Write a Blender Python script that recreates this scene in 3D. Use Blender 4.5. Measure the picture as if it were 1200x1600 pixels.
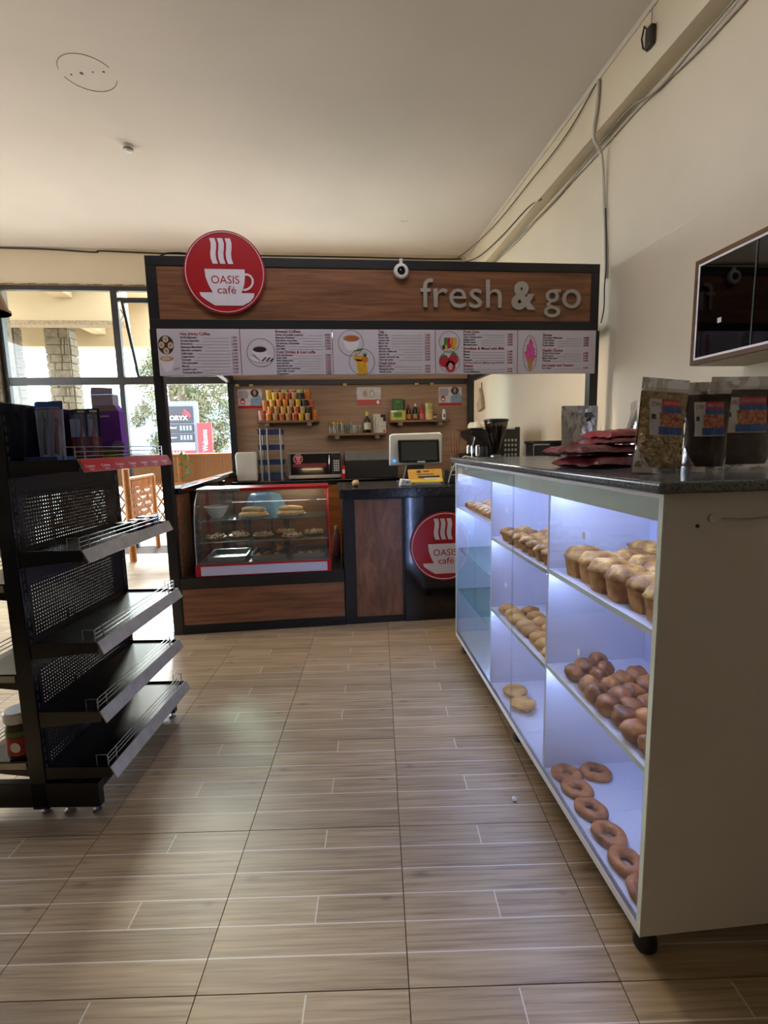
import bpy, math, random
from mathutils import Matrix, Vector, noise

random.seed(7)
PI = math.pi
scene = bpy.context.scene
for o in list(bpy.data.objects):
    bpy.data.objects.remove(o, do_unlink=True)
COL = scene.collection

# ------------------------------------------------------------------ camera
EYE = 1.5224
cam_d = bpy.data.cameras.new('camera')
cam = bpy.data.objects.new('camera', cam_d)
COL.objects.link(cam)
_yaw, _pit, _rol = 0.01097 + math.radians(5.7), 0.13552, -0.02143
_f = Vector((math.sin(_yaw) * math.cos(_pit), math.cos(_yaw) * math.cos(_pit), -math.sin(_pit)))
_r = Vector((math.cos(_yaw), -math.sin(_yaw), 0))
_u = _r.cross(_f)
_r2 = _r * math.cos(_rol) + _u * math.sin(_rol)
_u2 = -_r * math.sin(_rol) + _u * math.cos(_rol)
cam.matrix_world = Matrix(((_r2.x, _u2.x, -_f.x, 0), (_r2.y, _u2.y, -_f.y, 0), (_r2.z, _u2.z, -_f.z, EYE), (0, 0, 0, 1)))
cam_d.sensor_fit = 'VERTICAL'
cam_d.sensor_height = 36.0
cam_d.lens = 773.3 / 1600 * 36.0
cam_d.clip_start = 0.02
cam_d.clip_end = 400
scene.camera = cam

# ------------------------------------------------------------------ world, sun, exposure
world = bpy.data.worlds.new('sky')
scene.world = world
world.use_nodes = True
wn = world.node_tree
wn.nodes['Background'].inputs[0].default_value = (0.82, 0.91, 1.0, 1)
wn.nodes['Background'].inputs[1].default_value = 5.6

sun_d = bpy.data.lights.new('sun', 'SUN')
sun_d.energy = 4.0
sun_d.angle = math.radians(11)
sun_d.color = (1.0, 0.95, 0.86)
sun = bpy.data.objects.new('sun', sun_d)
COL.objects.link(sun)
sun.location = (-6, 20, 14)
sun.rotation_euler = Vector((0.17, -0.90, -0.40)).to_track_quat('-Z', 'Y').to_euler()

vs = scene.view_settings
vs.view_transform = 'Standard'
vs.look = 'None'
vs.gamma = 1.0
vs.use_curve_mapping = False
vs.exposure = 1.06
scene.cycles.use_denoising = True
scene.cycles.max_bounces = 10
scene.cycles.transparent_max_bounces = 24
scene.cycles.caustics_reflective = False
scene.cycles.caustics_refractive = False
scene.cycles.sample_clamp_indirect = 6.0

# ------------------------------------------------------------------ material helpers
def lin(h):
    h = h.lstrip('#')
    v = [int(h[i:i + 2], 16) / 255 for i in (0, 2, 4)]
    return tuple(c / 12.92 if c <= 0.04045 else ((c + 0.055) / 1.055) ** 2.4 for c in v) + (1,)

MATS = {}
def mat(name, col='808080', rough=0.5, metal=0.0, spec=0.5, var=0.0, vscale=8.0, bump=0.0, bscale=60.0, emit=None, estr=0.0, coat=0.0, stretch=(1, 1, 1), col2=None, sheen=0.0):
    """a principled material with object-space noise for colour variation and fine relief"""
    if name in MATS:
        return MATS[name]
    m = bpy.data.materials.new(name)
    m.use_nodes = True
    nt = m.node_tree
    b = nt.nodes['Principled BSDF']
    c = lin(col)
    b.inputs['Base Color'].default_value = c
    b.inputs['Roughness'].default_value = rough
    b.inputs['Metallic'].default_value = metal
    b.inputs['Specular IOR Level'].default_value = spec
    b.inputs['Coat Weight'].default_value = coat
    if emit:
        b.inputs['Emission Color'].default_value = lin(emit)
        b.inputs['Emission Strength'].default_value = estr
    if var or bump:
        tc = nt.nodes.new('ShaderNodeTexCoord')
        mp = nt.nodes.new('ShaderNodeMapping')
        mp.inputs['Scale'].default_value = stretch
        nt.links.new(tc.outputs['Object'], mp.inputs['Vector'])
    if var:
        n = nt.nodes.new('ShaderNodeTexNoise')
        n.inputs['Scale'].default_value = vscale
        n.inputs['Detail'].default_value = 6
        nt.links.new(mp.outputs['Vector'], n.inputs['Vector'])
        r = nt.nodes.new('ShaderNodeValToRGB')
        k0 = tuple(max(0, x * (1 - var)) for x in c[:3]) + (1,)
        k1 = lin(col2) if col2 else tuple(min(1, x * (1 + var)) for x in c[:3]) + (1,)
        if col2:
            k0 = c
        r.color_ramp.elements[0].color = k0
        r.color_ramp.elements[0].position = 0.3
        r.color_ramp.elements[1].color = k1
        r.color_ramp.elements[1].position = 0.7
        nt.links.new(n.outputs['Fac'], r.inputs['Fac'])
        nt.links.new(r.outputs['Color'], b.inputs['Base Color'])
    if bump:
        n2 = nt.nodes.new('ShaderNodeTexNoise')
        n2.inputs['Scale'].default_value = bscale
        n2.inputs['Detail'].default_value = 4
        nt.links.new(mp.outputs['Vector'], n2.inputs['Vector'])
        bp = nt.nodes.new('ShaderNodeBump')
        bp.inputs['Strength'].default_value = bump
        bp.inputs['Distance'].default_value = 0.01
        nt.links.new(n2.outputs['Fac'], bp.inputs['Height'])
        nt.links.new(bp.outputs['Normal'], b.inputs['Normal'])
    MATS[name] = m
    return m

def wood(name, dark, light, scale=(1.2, 14, 14), rough=0.45, knots=0.0, coat=0.0):
    """grain that runs along local X unless the scale says otherwise"""
    if name in MATS:
        return MATS[name]
    m = bpy.data.materials.new(name)
    m.use_nodes = True
    nt = m.node_tree
    b = nt.nodes['Principled BSDF']
    tc = nt.nodes.new('ShaderNodeTexCoord')
    mp = nt.nodes.new('ShaderNodeMapping')
    mp.inputs['Scale'].default_value = scale
    nt.links.new(tc.outputs['Object'], mp.inputs['Vector'])
    n = nt.nodes.new('ShaderNodeTexNoise')
    n.inputs['Scale'].default_value = 1.6
    n.inputs['Detail'].default_value = 9
    n.inputs['Roughness'].default_value = 0.62
    n.inputs['Distortion'].default_value = 0.6
    nt.links.new(mp.outputs['Vector'], n.inputs['Vector'])
    r = nt.nodes.new('ShaderNodeValToRGB')
    r.color_ramp.elements[0].color = lin(dark)
    r.color_ramp.elements[0].position = 0.32
    r.color_ramp.elements[1].color = lin(light)
    r.color_ramp.elements[1].position = 0.68
    nt.links.new(n.outputs['Fac'], r.inputs['Fac'])
    nt.links.new(r.outputs['Color'], b.inputs['Base Color'])
    b.inputs['Roughness'].default_value = rough
    b.inputs['Coat Weight'].default_value = coat
    MATS[name] = m
    return m

def glass(name, tint='f4faf8', refl=0.06, rough=0.02, opac=0.0, body='dfe8e4'):
    """thin pane: light passes straight through, with a fresnel sheen and an optional faint film"""
    if name in MATS:
        return MATS[name]
    m = bpy.data.materials.new(name)
    m.use_nodes = True
    nt = m.node_tree
    nt.nodes.remove(nt.nodes['Principled BSDF'])
    out = nt.nodes['Material Output']
    tr = nt.nodes.new('ShaderNodeBsdfTransparent')
    tr.inputs[0].default_value = lin(tint)
    gl = nt.nodes.new('ShaderNodeBsdfGlossy')
    gl.inputs['Roughness'].default_value = rough
    lw = nt.nodes.new('ShaderNodeLayerWeight')
    pw = nt.nodes.new('ShaderNodeMath')
    pw.operation = 'POWER'
    pw.inputs[1].default_value = 5.0
    nt.links.new(lw.outputs['Facing'], pw.inputs[0])
    lw.inputs['Blend'].default_value = 0.5
    ad = nt.nodes.new('ShaderNodeMath')
    ad.operation = 'MULTIPLY_ADD'
    ad.use_clamp = True
    ad.inputs[1].default_value = 0.85
    ad.inputs[2].default_value = refl * 0.6
    nt.links.new(pw.outputs[0], ad.inputs[0])
    mx = nt.nodes.new('ShaderNodeMixShader')
    nt.links.new(ad.outputs[0], mx.inputs[0])
    last = tr
    if opac:
        df = nt.nodes.new('ShaderNodeBsdfDiffuse')
        df.inputs[0].default_value = lin(body)
        m2 = nt.nodes.new('ShaderNodeMixShader')
        m2.inputs[0].default_value = opac
        nt.links.new(tr.outputs[0], m2.inputs[1])
        nt.links.new(df.outputs[0], m2.inputs[2])
        last = m2
    nt.links.new(last.outputs[0], mx.inputs[1])
    nt.links.new(gl.outputs[0], mx.inputs[2])
    nt.links.new(mx.outputs[0], out.inputs['Surface'])
    MATS[name] = m
    return m

# ------------------------------------------------------------------ mesh helpers
class MB:
    """collects solids; build() links them as one mesh object. off is subtracted from every vertex."""
    def __init__(self, off=(0, 0, 0)):
        self.v, self.f, self.off = [], [], Vector(off)

    def add(self, vs, fs):
        b = len(self.v)
        self.v += [Vector(p) for p in vs]
        self.f += [tuple(i + b for i in f) for f in fs]
        return self

    def box(self, a, b):
        x0, y0, z0 = [min(a[i], b[i]) for i in range(3)]
        x1, y1, z1 = [max(a[i], b[i]) for i in range(3)]
        vs = [(x0, y0, z0), (x1, y0, z0), (x1, y1, z0), (x0, y1, z0), (x0, y0, z1), (x1, y0, z1), (x1, y1, z1), (x0, y1, z1)]
        return self.add(vs, [(0, 3, 2, 1), (4, 5, 6, 7), (0, 1, 5, 4), (1, 2, 6, 5), (2, 3, 7, 6), (3, 0, 4, 7)])

    def obox(self, c, s, m=None):
        """box of size s about c, turned by the 3x3 matrix m"""
        h = Vector(s) / 2
        vs = []
        for x, y, z in ((-1, -1, -1), (1, -1, -1), (1, 1, -1), (-1, 1, -1), (-1, -1, 1), (1, -1, 1), (1, 1, 1), (-1, 1, 1)):
            p = Vector((x * h.x, y * h.y, z * h.z))
            vs.append(Vector(c) + (m @ p if m else p))
        return self.add(vs, [(0, 3, 2, 1), (4, 5, 6, 7), (0, 1, 5, 4), (1, 2, 6, 5), (2, 3, 7, 6), (3, 0, 4, 7)])

    def bar(self, p0, p1, w, h, up=(0, 0, 1)):
        """straight bar of section w x h from p0 to p1"""
        p0, p1 = Vector(p0), Vector(p1)
        d = (p1 - p0).normalized()
        s = d.cross(Vector(up))
        if s.length < 1e-4:
            s = d.cross(Vector((1, 0, 0)))
        s.normalize()
        u = s.cross(d).normalized()
        vs = []
        for p in (p0, p1):
            for a, b in ((-1, -1), (1, -1), (1, 1), (-1, 1)):
                vs.append(p + s * a * w / 2 + u * b * h / 2)
        return self.add(vs, [(0, 3, 2, 1), (4, 5, 6, 7), (0, 1, 5, 4), (1, 2, 6, 5), (2, 3, 7, 6), (3, 0, 4, 7)][0:2] + [(0, 1, 5, 4), (1, 2, 6, 5), (2, 3, 7, 6), (3, 0, 4, 7)])

    def tube(self, pts, r, n=8, cap=True, radii=None):
        pts = [Vector(p) for p in pts]
        base = len(self.v)
        prev = None
        for i, p in enumerate(pts):
            d = (pts[min(i + 1, len(pts) - 1)] - pts[max(i - 1, 0)]).normalized()
            if prev is None:
                s = d.cross(Vector((0, 0, 1)))
                if s.length < 1e-3:
                    s = d.cross(Vector((1, 0, 0)))
            else:
                s = prev - d * prev.dot(d)
            s.normalize()
            prev = s
            u = d.cross(s)
            rr = radii[i] if radii else r
            for k in range(n):
                a = 2 * PI * k / n
                self.v.append(p + (s * math.cos(a) + u * math.sin(a)) * rr)
        for i in range(len(pts) - 1):
            for k in range(n):
                a, b = base + i * n + k, base + i * n + (k + 1) % n
                self.f.append((a, b, b + n, a + n))
        if cap:
            self.f.append(tuple(base + k for k in range(n))[::-1])
            e = base + (len(pts) - 1) * n
            self.f.append(tuple(e + k for k in range(n)))
        return self

    def lathe(self, prof, c=(0, 0, 0), n=24, sx=1.0, sy=1.0, m=None, cap=True):
        """profile of (radius, height) turned about local z through c"""
        base = len(self.v)
        c = Vector(c)
        for r, z in prof:
            for k in range(n):
                a = 2 * PI * k / n
                p = Vector((r * math.cos(a) * sx, r * math.sin(a) * sy, z))
                self.v.append(c + (m @ p if m else p))
        for i in range(len(prof) - 1):
            for k in range(n):
                a, b = base + i * n + k, base + i * n + (k + 1) % n
                self.f.append((a, b, b + n, a + n))
        if cap and prof[0][0] > 1e-6:
            self.f.append(tuple(base + k for k in range(n))[::-1])
        if cap and prof[-1][0] > 1e-6:
            e = base + (len(prof) - 1) * n
            self.f.append(tuple(e + k for k in range(n)))
        return self

    def prism(self, poly, y0, y1, plane='xz'):
        """polygon extruded: 'xz' from y0 to y1, 'xy' from z0 to z1, 'yz' from x0 to x1"""
        n = len(poly)
        def P(a, b, t):
            return {'xz': (a, t, b), 'xy': (a, b, t), 'yz': (t, a, b)}[plane]
        vs = [P(a, b, y0) for a, b in poly] + [P(a, b, y1) for a, b in poly]
        fs = [tuple(range(n)), tuple(range(2 * n - 1, n - 1, -1))]
        fs += [(i, i + n, (i + 1) % n + n, (i + 1) % n) for i in range(n)]
        return self.add(vs, fs)

    def sweep(self, prof, t0, t1, plane='yz', thick=None):
        """open polyline extruded into a sheet"""
        n = len(prof)
        def P(a, b, t):
            return {'xz': (a, t, b), 'xy': (a, b, t), 'yz': (t, a, b)}[plane]
        vs = [P(a, b, t0) for a, b in prof] + [P(a, b, t1) for a, b in prof]
        return self.add(vs, [(i, i + 1, i + 1 + n, i + n) for i in range(n - 1)])

    def ball(self, c, r, n=16, m=8, amp=0.0, freq=8.0, seed=0.0, sq=(1, 1, 1)):
        base = len(self.v)
        c = Vector(c)
        pts = [(0, 0, 1)]
        for i in range(1, m):
            t = PI * i / m
            for k in range(n):
                a = 2 * PI * k / n
                pts.append((math.sin(t) * math.cos(a), math.sin(t) * math.sin(a), math.cos(t)))
        pts.append((0, 0, -1))
        for p in pts:
            p = Vector(p)
            k = 1 + amp * noise.noise(p * freq * 0.3 + Vector((seed, seed * 1.7, -seed)))
            self.v.append(c + Vector((p.x * sq[0], p.y * sq[1], p.z * sq[2])) * r * k)
        for k in range(n):
            self.f.append((base, base + 1 + k, base + 1 + (k + 1) % n))
        for i in range(m - 2):
            for k in range(n):
                a, b = base + 1 + i * n + k, base + 1 + i * n + (k + 1) % n
                self.f.append((a, a + n, b + n, b))
        e = len(self.v) - 1
        for k in range(n):
            self.f.append((e, e - n + (k + 1) % n, e - n + k))
        return self

    def mesh(self, name):
        me = bpy.data.meshes.new(name)
        me.from_pydata([tuple(p - self.off) for p in self.v], [], self.f)
        me.validate()
        return me

    def build(self, name, m, parent=None, smooth=None, bev=0.0, seg=2, loc=None, rot=None, flip=False):
        me = self.mesh(name)
        me.materials.append(m)
        import bmesh
        bm = bmesh.new()
        bm.from_mesh(me)
        bmesh.ops.recalc_face_normals(bm, faces=bm.faces)
        bm.to_mesh(me)
        bm.free()
        if smooth:
            me.polygons.foreach_set('use_smooth', [True] * len(me.polygons))
            me.set_sharp_from_angle(angle=math.radians(smooth))
        o = bpy.data.objects.new(name, me)
        COL.objects.link(o)
        if parent:
            o.parent = parent
        if loc is not None:
            o.location = loc
        if rot is not None:
            o.rotation_euler = rot
        if bev:
            bv = o.modifiers.new('edge', 'BEVEL')
            bv.width = bev
            bv.segments = seg
            bv.limit_method = 'ANGLE'
        return o

def thing(name, label, cat, loc=(0, 0, 0), rz=0.0, group=None):
    o = bpy.data.objects.new(name, None)
    COL.objects.link(o)
    o.empty_display_size = 0.05
    o.location = loc
    o.rotation_euler = (0, 0, rz)
    o['label'] = label
    o['category'] = cat
    if group:
        o['group'] = group
    return o

def tag(o, label, cat=None, group=None, kind=None):
    if label:
        o['label'] = label
    if cat:
        o['category'] = cat
    if group:
        o['group'] = group
    if kind:
        o['kind'] = kind
    return o

def struct(o, label=None):
    o['kind'] = 'structure'
    if label:
        o['label'] = label
    return o

def copy_tree(o, parent=None):
    c = o.copy()
    COL.objects.link(c)
    c.parent = parent
    for ch in list(o.children):
        copy_tree(ch, c)
    return c

def text(name, body, m, parent=None, loc=(0, 0, 0), rot=(PI / 2, 0, 0), size=0.1, align='LEFT', extrude=0.0006, width=None, height=None, offset=0.0, line=1.0, valign='TOP_BASELINE'):
    c = bpy.data.curves.new(name, 'FONT')
    c.body = body
    c.size = size
    c.align_x = align
    c.align_y = valign
    c.extrude = extrude
    c.offset = offset
    c.space_line = line
    c.resolution_u = 3
    c.materials.append(m)
    o = bpy.data.objects.new(name, c)
    COL.objects.link(o)
    o.location = loc
    o.rotation_euler = rot
    if parent:
        o.parent = parent
    if width or height:
        bpy.context.view_layer.update()
        bb = [Vector(b) for b in o.bound_box]
        w0 = max(b.x for b in bb) - min(b.x for b in bb)
        h0 = max(b.y for b in bb) - min(b.y for b in bb)
        sx = width / w0 if width else None
        sy = height / h0 if height else None
        o.scale = (sx or sy, sy or sx, 1)
    bpy.context.view_layer.update()
    me = bpy.data.meshes.new_from_object(o.evaluated_get(bpy.context.evaluated_depsgraph_get()))
    q = bpy.data.objects.new(name, me)
    COL.objects.link(q)
    q.parent = parent
    q.location, q.rotation_euler, q.scale = o.location.copy(), o.rotation_euler.copy(), o.scale.copy()
    bpy.data.objects.remove(o, do_unlink=True)
    q.name = name
    return q

ORD = ['first', 'second', 'third', 'fourth', 'fifth', 'sixth', 'seventh', 'eighth', 'ninth', 'tenth', 'eleventh', 'twelfth']

# ------------------------------------------------------------------ shared materials
M_black = mat('black painted steel', '17171a', 0.42, var=0.25, vscale=5, bump=0.05)
M_blackgl = mat('black gloss laminate', '0b0d13', 0.12, var=0.3, vscale=4, coat=0.3)
M_white = mat('white laminate', 'e4e2e6', 0.4, var=0.03, vscale=3)
M_plast = mat('white plastic', 'd8d8d4', 0.4, var=0.04)
M_red = mat('red paint', 'a8101c', 0.35, var=0.12, vscale=6)
M_steel = mat('brushed steel', 'a9abac', 0.32, metal=1.0, var=0.12, vscale=30, stretch=(1, 8, 8))
M_chrome = mat('chrome', 'c8ccd2', 0.12, metal=1.0, var=0.05)
M_kwood = wood('walnut laminate', '5e3a22', '966543', (1.0, 9, 16), 0.42)
M_bwood = wood('walnut wall panel', '826650', 'a68669', (0.7, 9, 12), 0.5)
M_glass = glass('clear glass')
M_rubber = mat('black rubber', '0d0d0d', 0.6, var=0.2)
M_ink = mat('black print', '1c1a1e', 0.6, var=0.1)
M_inkred = mat('red print', '8f1420', 0.6, var=0.1)
M_cable = mat('dark cable', '1f1c1a', 0.55, var=0.2)
M_cablew = mat('white cable', 'b9b2a6', 0.55, var=0.1)
# ------------------------------------------------------------------ room shell
TA = math.radians(5.7)                       # floor tiles lie turned against the walls
CEIL, BACK, WUP, WLOW, LEFT, FRONT = 4.43, 8.05, 2.28, 2.42, -6.0, -5.0

def tile_material():
    m = bpy.data.materials.new('wood plank print tile')
    m.use_nodes = True
    nt = m.node_tree
    L = nt.links.new
    b = nt.nodes['Principled BSDF']
    def N(t, **k):
        n = nt.nodes.new(t)
        for a, v in k.items():
            setattr(n, a, v)
        return n
    def MA(op, a, b_=None, c_=None, clamp=False):
        n = N('ShaderNodeMath', operation=op, use_clamp=clamp)
        for i, x in enumerate((a, b_, c_)):
            if x is None:
                continue
            if isinstance(x, (int, float)):
                n.inputs[i].default_value = x
            else:
                L(x, n.inputs[i])
        return n.outputs[0]
    tc = N('ShaderNodeTexCoord')
    sp = N('ShaderNodeSeparateXYZ')
    L(tc.outputs['Object'], sp.inputs[0])
    x, y = sp.outputs[0], sp.outputs[1]
    v = MA('DIVIDE', MA('ADD', y, 0.3), 0.1)
    row = MA('FLOOR', v)
    fr = MA('FRACT', v)
    # plank grain, its own stretch of noise for every plank
    split = MA('ADD', MA('COMPARE', row, 5.0, 0.1), MA('COMPARE', row, 2.0, 0.1))
    half = MA('MULTIPLY', MA('GREATER_THAN', x, 0.01), split)
    oi = N('ShaderNodeObjectInfo')
    off = MA('ADD', MA('MULTIPLY', row, 7.3), MA('ADD', MA('MULTIPLY', half, 3.1), MA('MULTIPLY', oi.outputs['Random'], 0.35)))
    cb = N('ShaderNodeCombineXYZ')
    L(MA('ADD', MA('MULTIPLY', x, 3.2), off), cb.inputs[0])
    L(MA('MULTIPLY', y, 85.0), cb.inputs[1])
    L(off, cb.inputs[2])
    n1 = N('ShaderNodeTexNoise')
    n1.inputs['Scale'].default_value = 1.0
    n1.inputs['Detail'].default_value = 7
    n1.inputs['Distortion'].default_value = 0.12
    L(cb.outputs[0], n1.inputs['Vector'])
    r1 = N('ShaderNodeValToRGB')
    els = r1.color_ramp.elements
    els[0].position, els[0].color = 0.25, lin('735d45')
    els[1].position, els[1].color = 0.78, lin('b09878')
    e = els.new(0.5)
    e.color = lin('9a8365')
    L(n1.outputs['Fac'], r1.inputs['Fac'])
    # plank to plank tone
    wn_ = N('ShaderNodeTexWhiteNoise', noise_dimensions='1D')
    L(off, wn_.inputs['W'])
    tone = MA('ADD', MA('MULTIPLY', wn_.outputs['Value'], 0.24), 0.86)
    mxt = N('ShaderNodeMix', data_type='RGBA', blend_type='MULTIPLY')
    mxt.inputs['Factor'].default_value = 1
    L(r1.outputs[0], mxt.inputs['A'])
    cc = N('ShaderNodeCombineColor')
    for i in range(3):
        L(tone, cc.inputs[i])
    L(cc.outputs[0], mxt.inputs['B'])
    # printed joints between planks
    edge = MA('GREATER_THAN', MA('ABSOLUTE', MA('SUBTRACT', fr, 0.5)), 0.479)
    sj = MA('MULTIPLY', split, MA('LESS_THAN', MA('ABSOLUTE', MA('SUBTRACT', x, 0.01)), 0.0020))
    # no printed line along the tile's own border
    inn = MA('LESS_THAN', MA('ABSOLUTE', y), 0.292)
    ln = MA('MULTIPLY', MA('MAXIMUM', edge, sj), inn)
    mx = N('ShaderNodeMix', data_type='RGBA')
    L(MA('MULTIPLY', ln, 0.85), mx.inputs['Factor'])
    L(mxt.outputs['Result'], mx.inputs['A'])
    mx.inputs['B'].default_value = lin('cbbfb0')
    # two printed knots
    knot = None
    for kx, ky, sz in ((-0.235, 0.075, 0.018), (0.24, -0.02, 0.014)):
        dx = MA('DIVIDE', MA('SUBTRACT', x, kx), sz * 2.0)
        dy = MA('DIVIDE', MA('SUBTRACT', y, ky), sz)
        d = MA('SQRT', MA('ADD', MA('MULTIPLY', dx, dx), MA('MULTIPLY', dy, dy)))
        d = MA('ADD', d, MA('MULTIPLY', MA('SUBTRACT', n1.outputs['Fac'], 0.5), 2.5))
        k = MA('SUBTRACT', 1.0, d, clamp=True)
        knot = k if knot is None else MA('MAXIMUM', knot, k)
    mk = N('ShaderNodeMix', data_type='RGBA')
    L(MA('MULTIPLY', knot, 0.6), mk.inputs['Factor'])
    L(mx.outputs['Result'], mk.inputs['A'])
    mk.inputs['B'].default_value = lin('5a4638')
    L(mk.outputs['Result'], b.inputs['Base Color'])
    b.inputs['Roughness'].default_value = 0.42
    b.inputs['Specular IOR Level'].default_value = 0.5
    return m

M_tile = tile_material()
M_grout = mat('dark grout', '3a2f26', 0.9, var=0.2)
M_ceil = mat('cream ceiling paint', 'dcd4d0', 0.85, var=0.05, vscale=0.8, bump=0.03, bscale=12)
M_wall = mat('cream wall paint', 'd6c9b2', 0.8, var=0.05, vscale=1.2, bump=0.04, bscale=25)
M_wallg = mat('greyish cream wall paint', 'cbc3b5', 0.8, var=0.05, vscale=1.2, bump=0.04, bscale=25)
M_frame = mat('dark bronze window frame', '2a2624', 0.45, var=0.15)
M_beamdk = mat('grey cream beam paint', 'a69d90', 0.85, var=0.06, vscale=2)
M_trunk = mat('white cable trunking', 'd0c8bb', 0.5, var=0.05)

b = MB()
b.box((LEFT, FRONT, -0.12), (WLOW + 0.2, BACK + 0.1, -0.004))
floor = struct(b.build('floor', M_grout), 'floor of wood print tiles with dark joints')
tm = None
for i in range(-11, 5):
    for j in range(0, 15):
        tx, ty = 0.0552 + 0.6 * (i + 0.5), 0.6017 + 0.6 * (j - 0.5)
        X = tx * math.cos(TA) + ty * math.sin(TA)
        Y = -tx * math.sin(TA) + ty * math.cos(TA)
        if Y > BACK - 0.3 or X > WLOW - 0.35 or X < LEFT + .35 or Y < 0:
            continue
        if tm is None:
            tb = MB().box((-0.2985, -0.2985, -0.010), (0.2985, 0.2985, 0.0))
            o = tb.build('tile', M_tile, floor)
            tm = o.data
            bv = o.modifiers.new('edge', 'BEVEL')
            bv.width, bv.segments, bv.limit_method = 0.0008, 1, 'ANGLE'
        else:
            o = bpy.data.objects.new('tile', tm)
            COL.objects.link(o)
            o.parent = floor
        o.location = (X, Y, 0.0)
        o.rotation_euler = (0, 0, -TA)

b = MB().box((LEFT, FRONT, CEIL), (WLOW + 0.2, BACK + 0.1, CEIL + 0.15))
ceiling = struct(b.build('ceiling', M_ceil), 'cream painted ceiling')
# ring left by a removed fan plate, with its screw holes
M_mark = mat('grey plaster mark', '9d9184', 0.9, var=0.2)
rc = (-1.745, 4.50)
ring = MB()
for a0, a1 in ((0.35, 2.9), (3.3, 5.9)):
    ring.tube([(rc[0] + 0.2 * math.cos(a0 + (a1 - a0) * k / 24), rc[1] + 0.2 * math.sin(a0 + (a1 - a0) * k / 24), CEIL) for k in range(25)], 0.0035, 5)
ring.build('plaster_ring', M_mark, ceiling)
for dx, dy, r in ((-0.13, 0.02, 0.008), (-0.045, 0.0, 0.014), (0.045, -0.02, 0.007), (0.13, -0.03, 0.010)):
    MB().lathe([(r, 0), (r * 0.6, 0.003)], (rc[0] + dx, rc[1] + dy, CEIL - 0.003), 8).build('screw_hole', M_ink, ceiling)
for dx, dy, r in ((1.075, 6.88, 0.012), (1.11, 6.90, 0.016), (1.15, 6.88, 0.012)):
    MB().lathe([(r, 0), (r * 0.6, 0.003)], (dx, dy, CEIL - 0.003), 8).build('screw_hole', M_mark, ceiling)

# right wall: lower wall, board lining up to 2.9 m, and the deeper beam above
b = MB().box((WLOW, FRONT, 0), (WLOW + 0.2, BACK, CEIL))
wr = struct(b.build('wall_right', M_wall), 'cream plastered right wall')
b = MB().box((WLOW - 0.035, FRONT, 0), (WLOW - 0.0005, 3.98, 2.92))
b.build('wall_lining', M_wall, wr, bev=0.004)
b = MB().box((WUP, FRONT, 4.015), (WLOW - 0.0005, BACK, CEIL - 0.0005))
struct(b.build('trim_1', M_wall, bev=0.003), 'cream beam running along the top of the right wall')
b = MB().box((WUP - 0.012, FRONT, CEIL - 0.045), (WUP - 0.0005, BACK - 0.001, CEIL - 0.0005))
struct(b.build('trim_2', M_trunk, bev=0.003), 'white cable trunking under the ceiling edge')

# back wall: plaster band over a tall glazed front
GX0, GX1 = -4.60, -1.35
b = MB()
b.box((LEFT, BACK, 3.90), (WLOW + 0.2, BACK + 0.2, CEIL))
b.box((GX1, BACK, 0), (WLOW + 0.2, BACK + 0.2, 0.95))
b.box((1.4, BACK, 0.95), (WLOW + 0.2, BACK + 0.2, 3.90))
b.box((LEFT, BACK, 0), (GX0 - 0.42, BACK + 0.2, 3.90))
wb = struct(b.build('wall_back', M_wall), 'cream plaster band above the glazed front')
b = MB()
for k in range(34):
    x = -4.55 + k * 0.1
    b.obox((x, BACK - 0.008, 3.915 + 0.006 * math.sin(k * 2.1)), (0.11, 0.02, 0.03))
b.build('rough_plaster_edge', mat('rough brown plaster', '8d7660', 0.9, var=0.3, vscale=20, bump=0.4), wb)
b = MB().box((LEFT - 0.2, FRONT, 0), (LEFT, 3.9, CEIL))
b.box((LEFT - 0.2, 3.9, 3.7), (LEFT, BACK, CEIL)).box((LEFT - 0.2, 3.9, 0), (LEFT, BACK, 0.3)).box((LEFT - 0.2, 5.7, 0.3), (LEFT, 6.0, 3.7)).box((LEFT - 0.2, 7.8, 0.3), (LEFT, BACK, 3.7))
struct(b.build('wall_left', M_wall), 'left wall with two long window openings')
b = MB().box((LEFT, FRONT - 0.2, 0), (WLOW + 0.2, FRONT, CEIL))
struct(b.build('wall_front', M_wall), 'front wall behind the viewer')

# glazing of the back wall
win = struct(thing('window_1', 'dark framed glazed front with open hopper pane', 'window', (0, BACK, 0)))
del win['category']
FY0, FY1 = -0.03, 0.05
b = MB()
b.box((GX0, FY0, 3.84), (1.4, FY1, 3.90)).box((GX0, FY0, 2.50), (1.4, FY1, 2.61))
b.box((GX0 - 0.07, FY0, 0), (GX0, FY1, 3.90)).box((-3.085, FY0, 2.61), (-2.99, FY1, 3.84)).box((-3.07, FY0, 0), (-3.0, FY1, 2.5))
b.box((-0.2, FY0, 0.95), (-0.13, FY1, 3.84)).box((GX1 - 0.06, FY0, 0), (GX1, FY1, 3.84))
b.build('window_frame', M_frame, win, bev=0.004)
for n_, (x0, x1, z0, z1) in enumerate(((GX0, -3.085, 2.61, 3.84), (GX0, -3.07, 0.0, 2.50), (-0.13, 1.4, 2.61, 3.84), (-0.13, 1.4, 0.95, 2.5), (GX1, -0.2, 0.95, 2.5))):
    MB().box((x0, 0.008, z0), (x1, 0.014, z1)).build('pane', M_glass, win)
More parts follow.
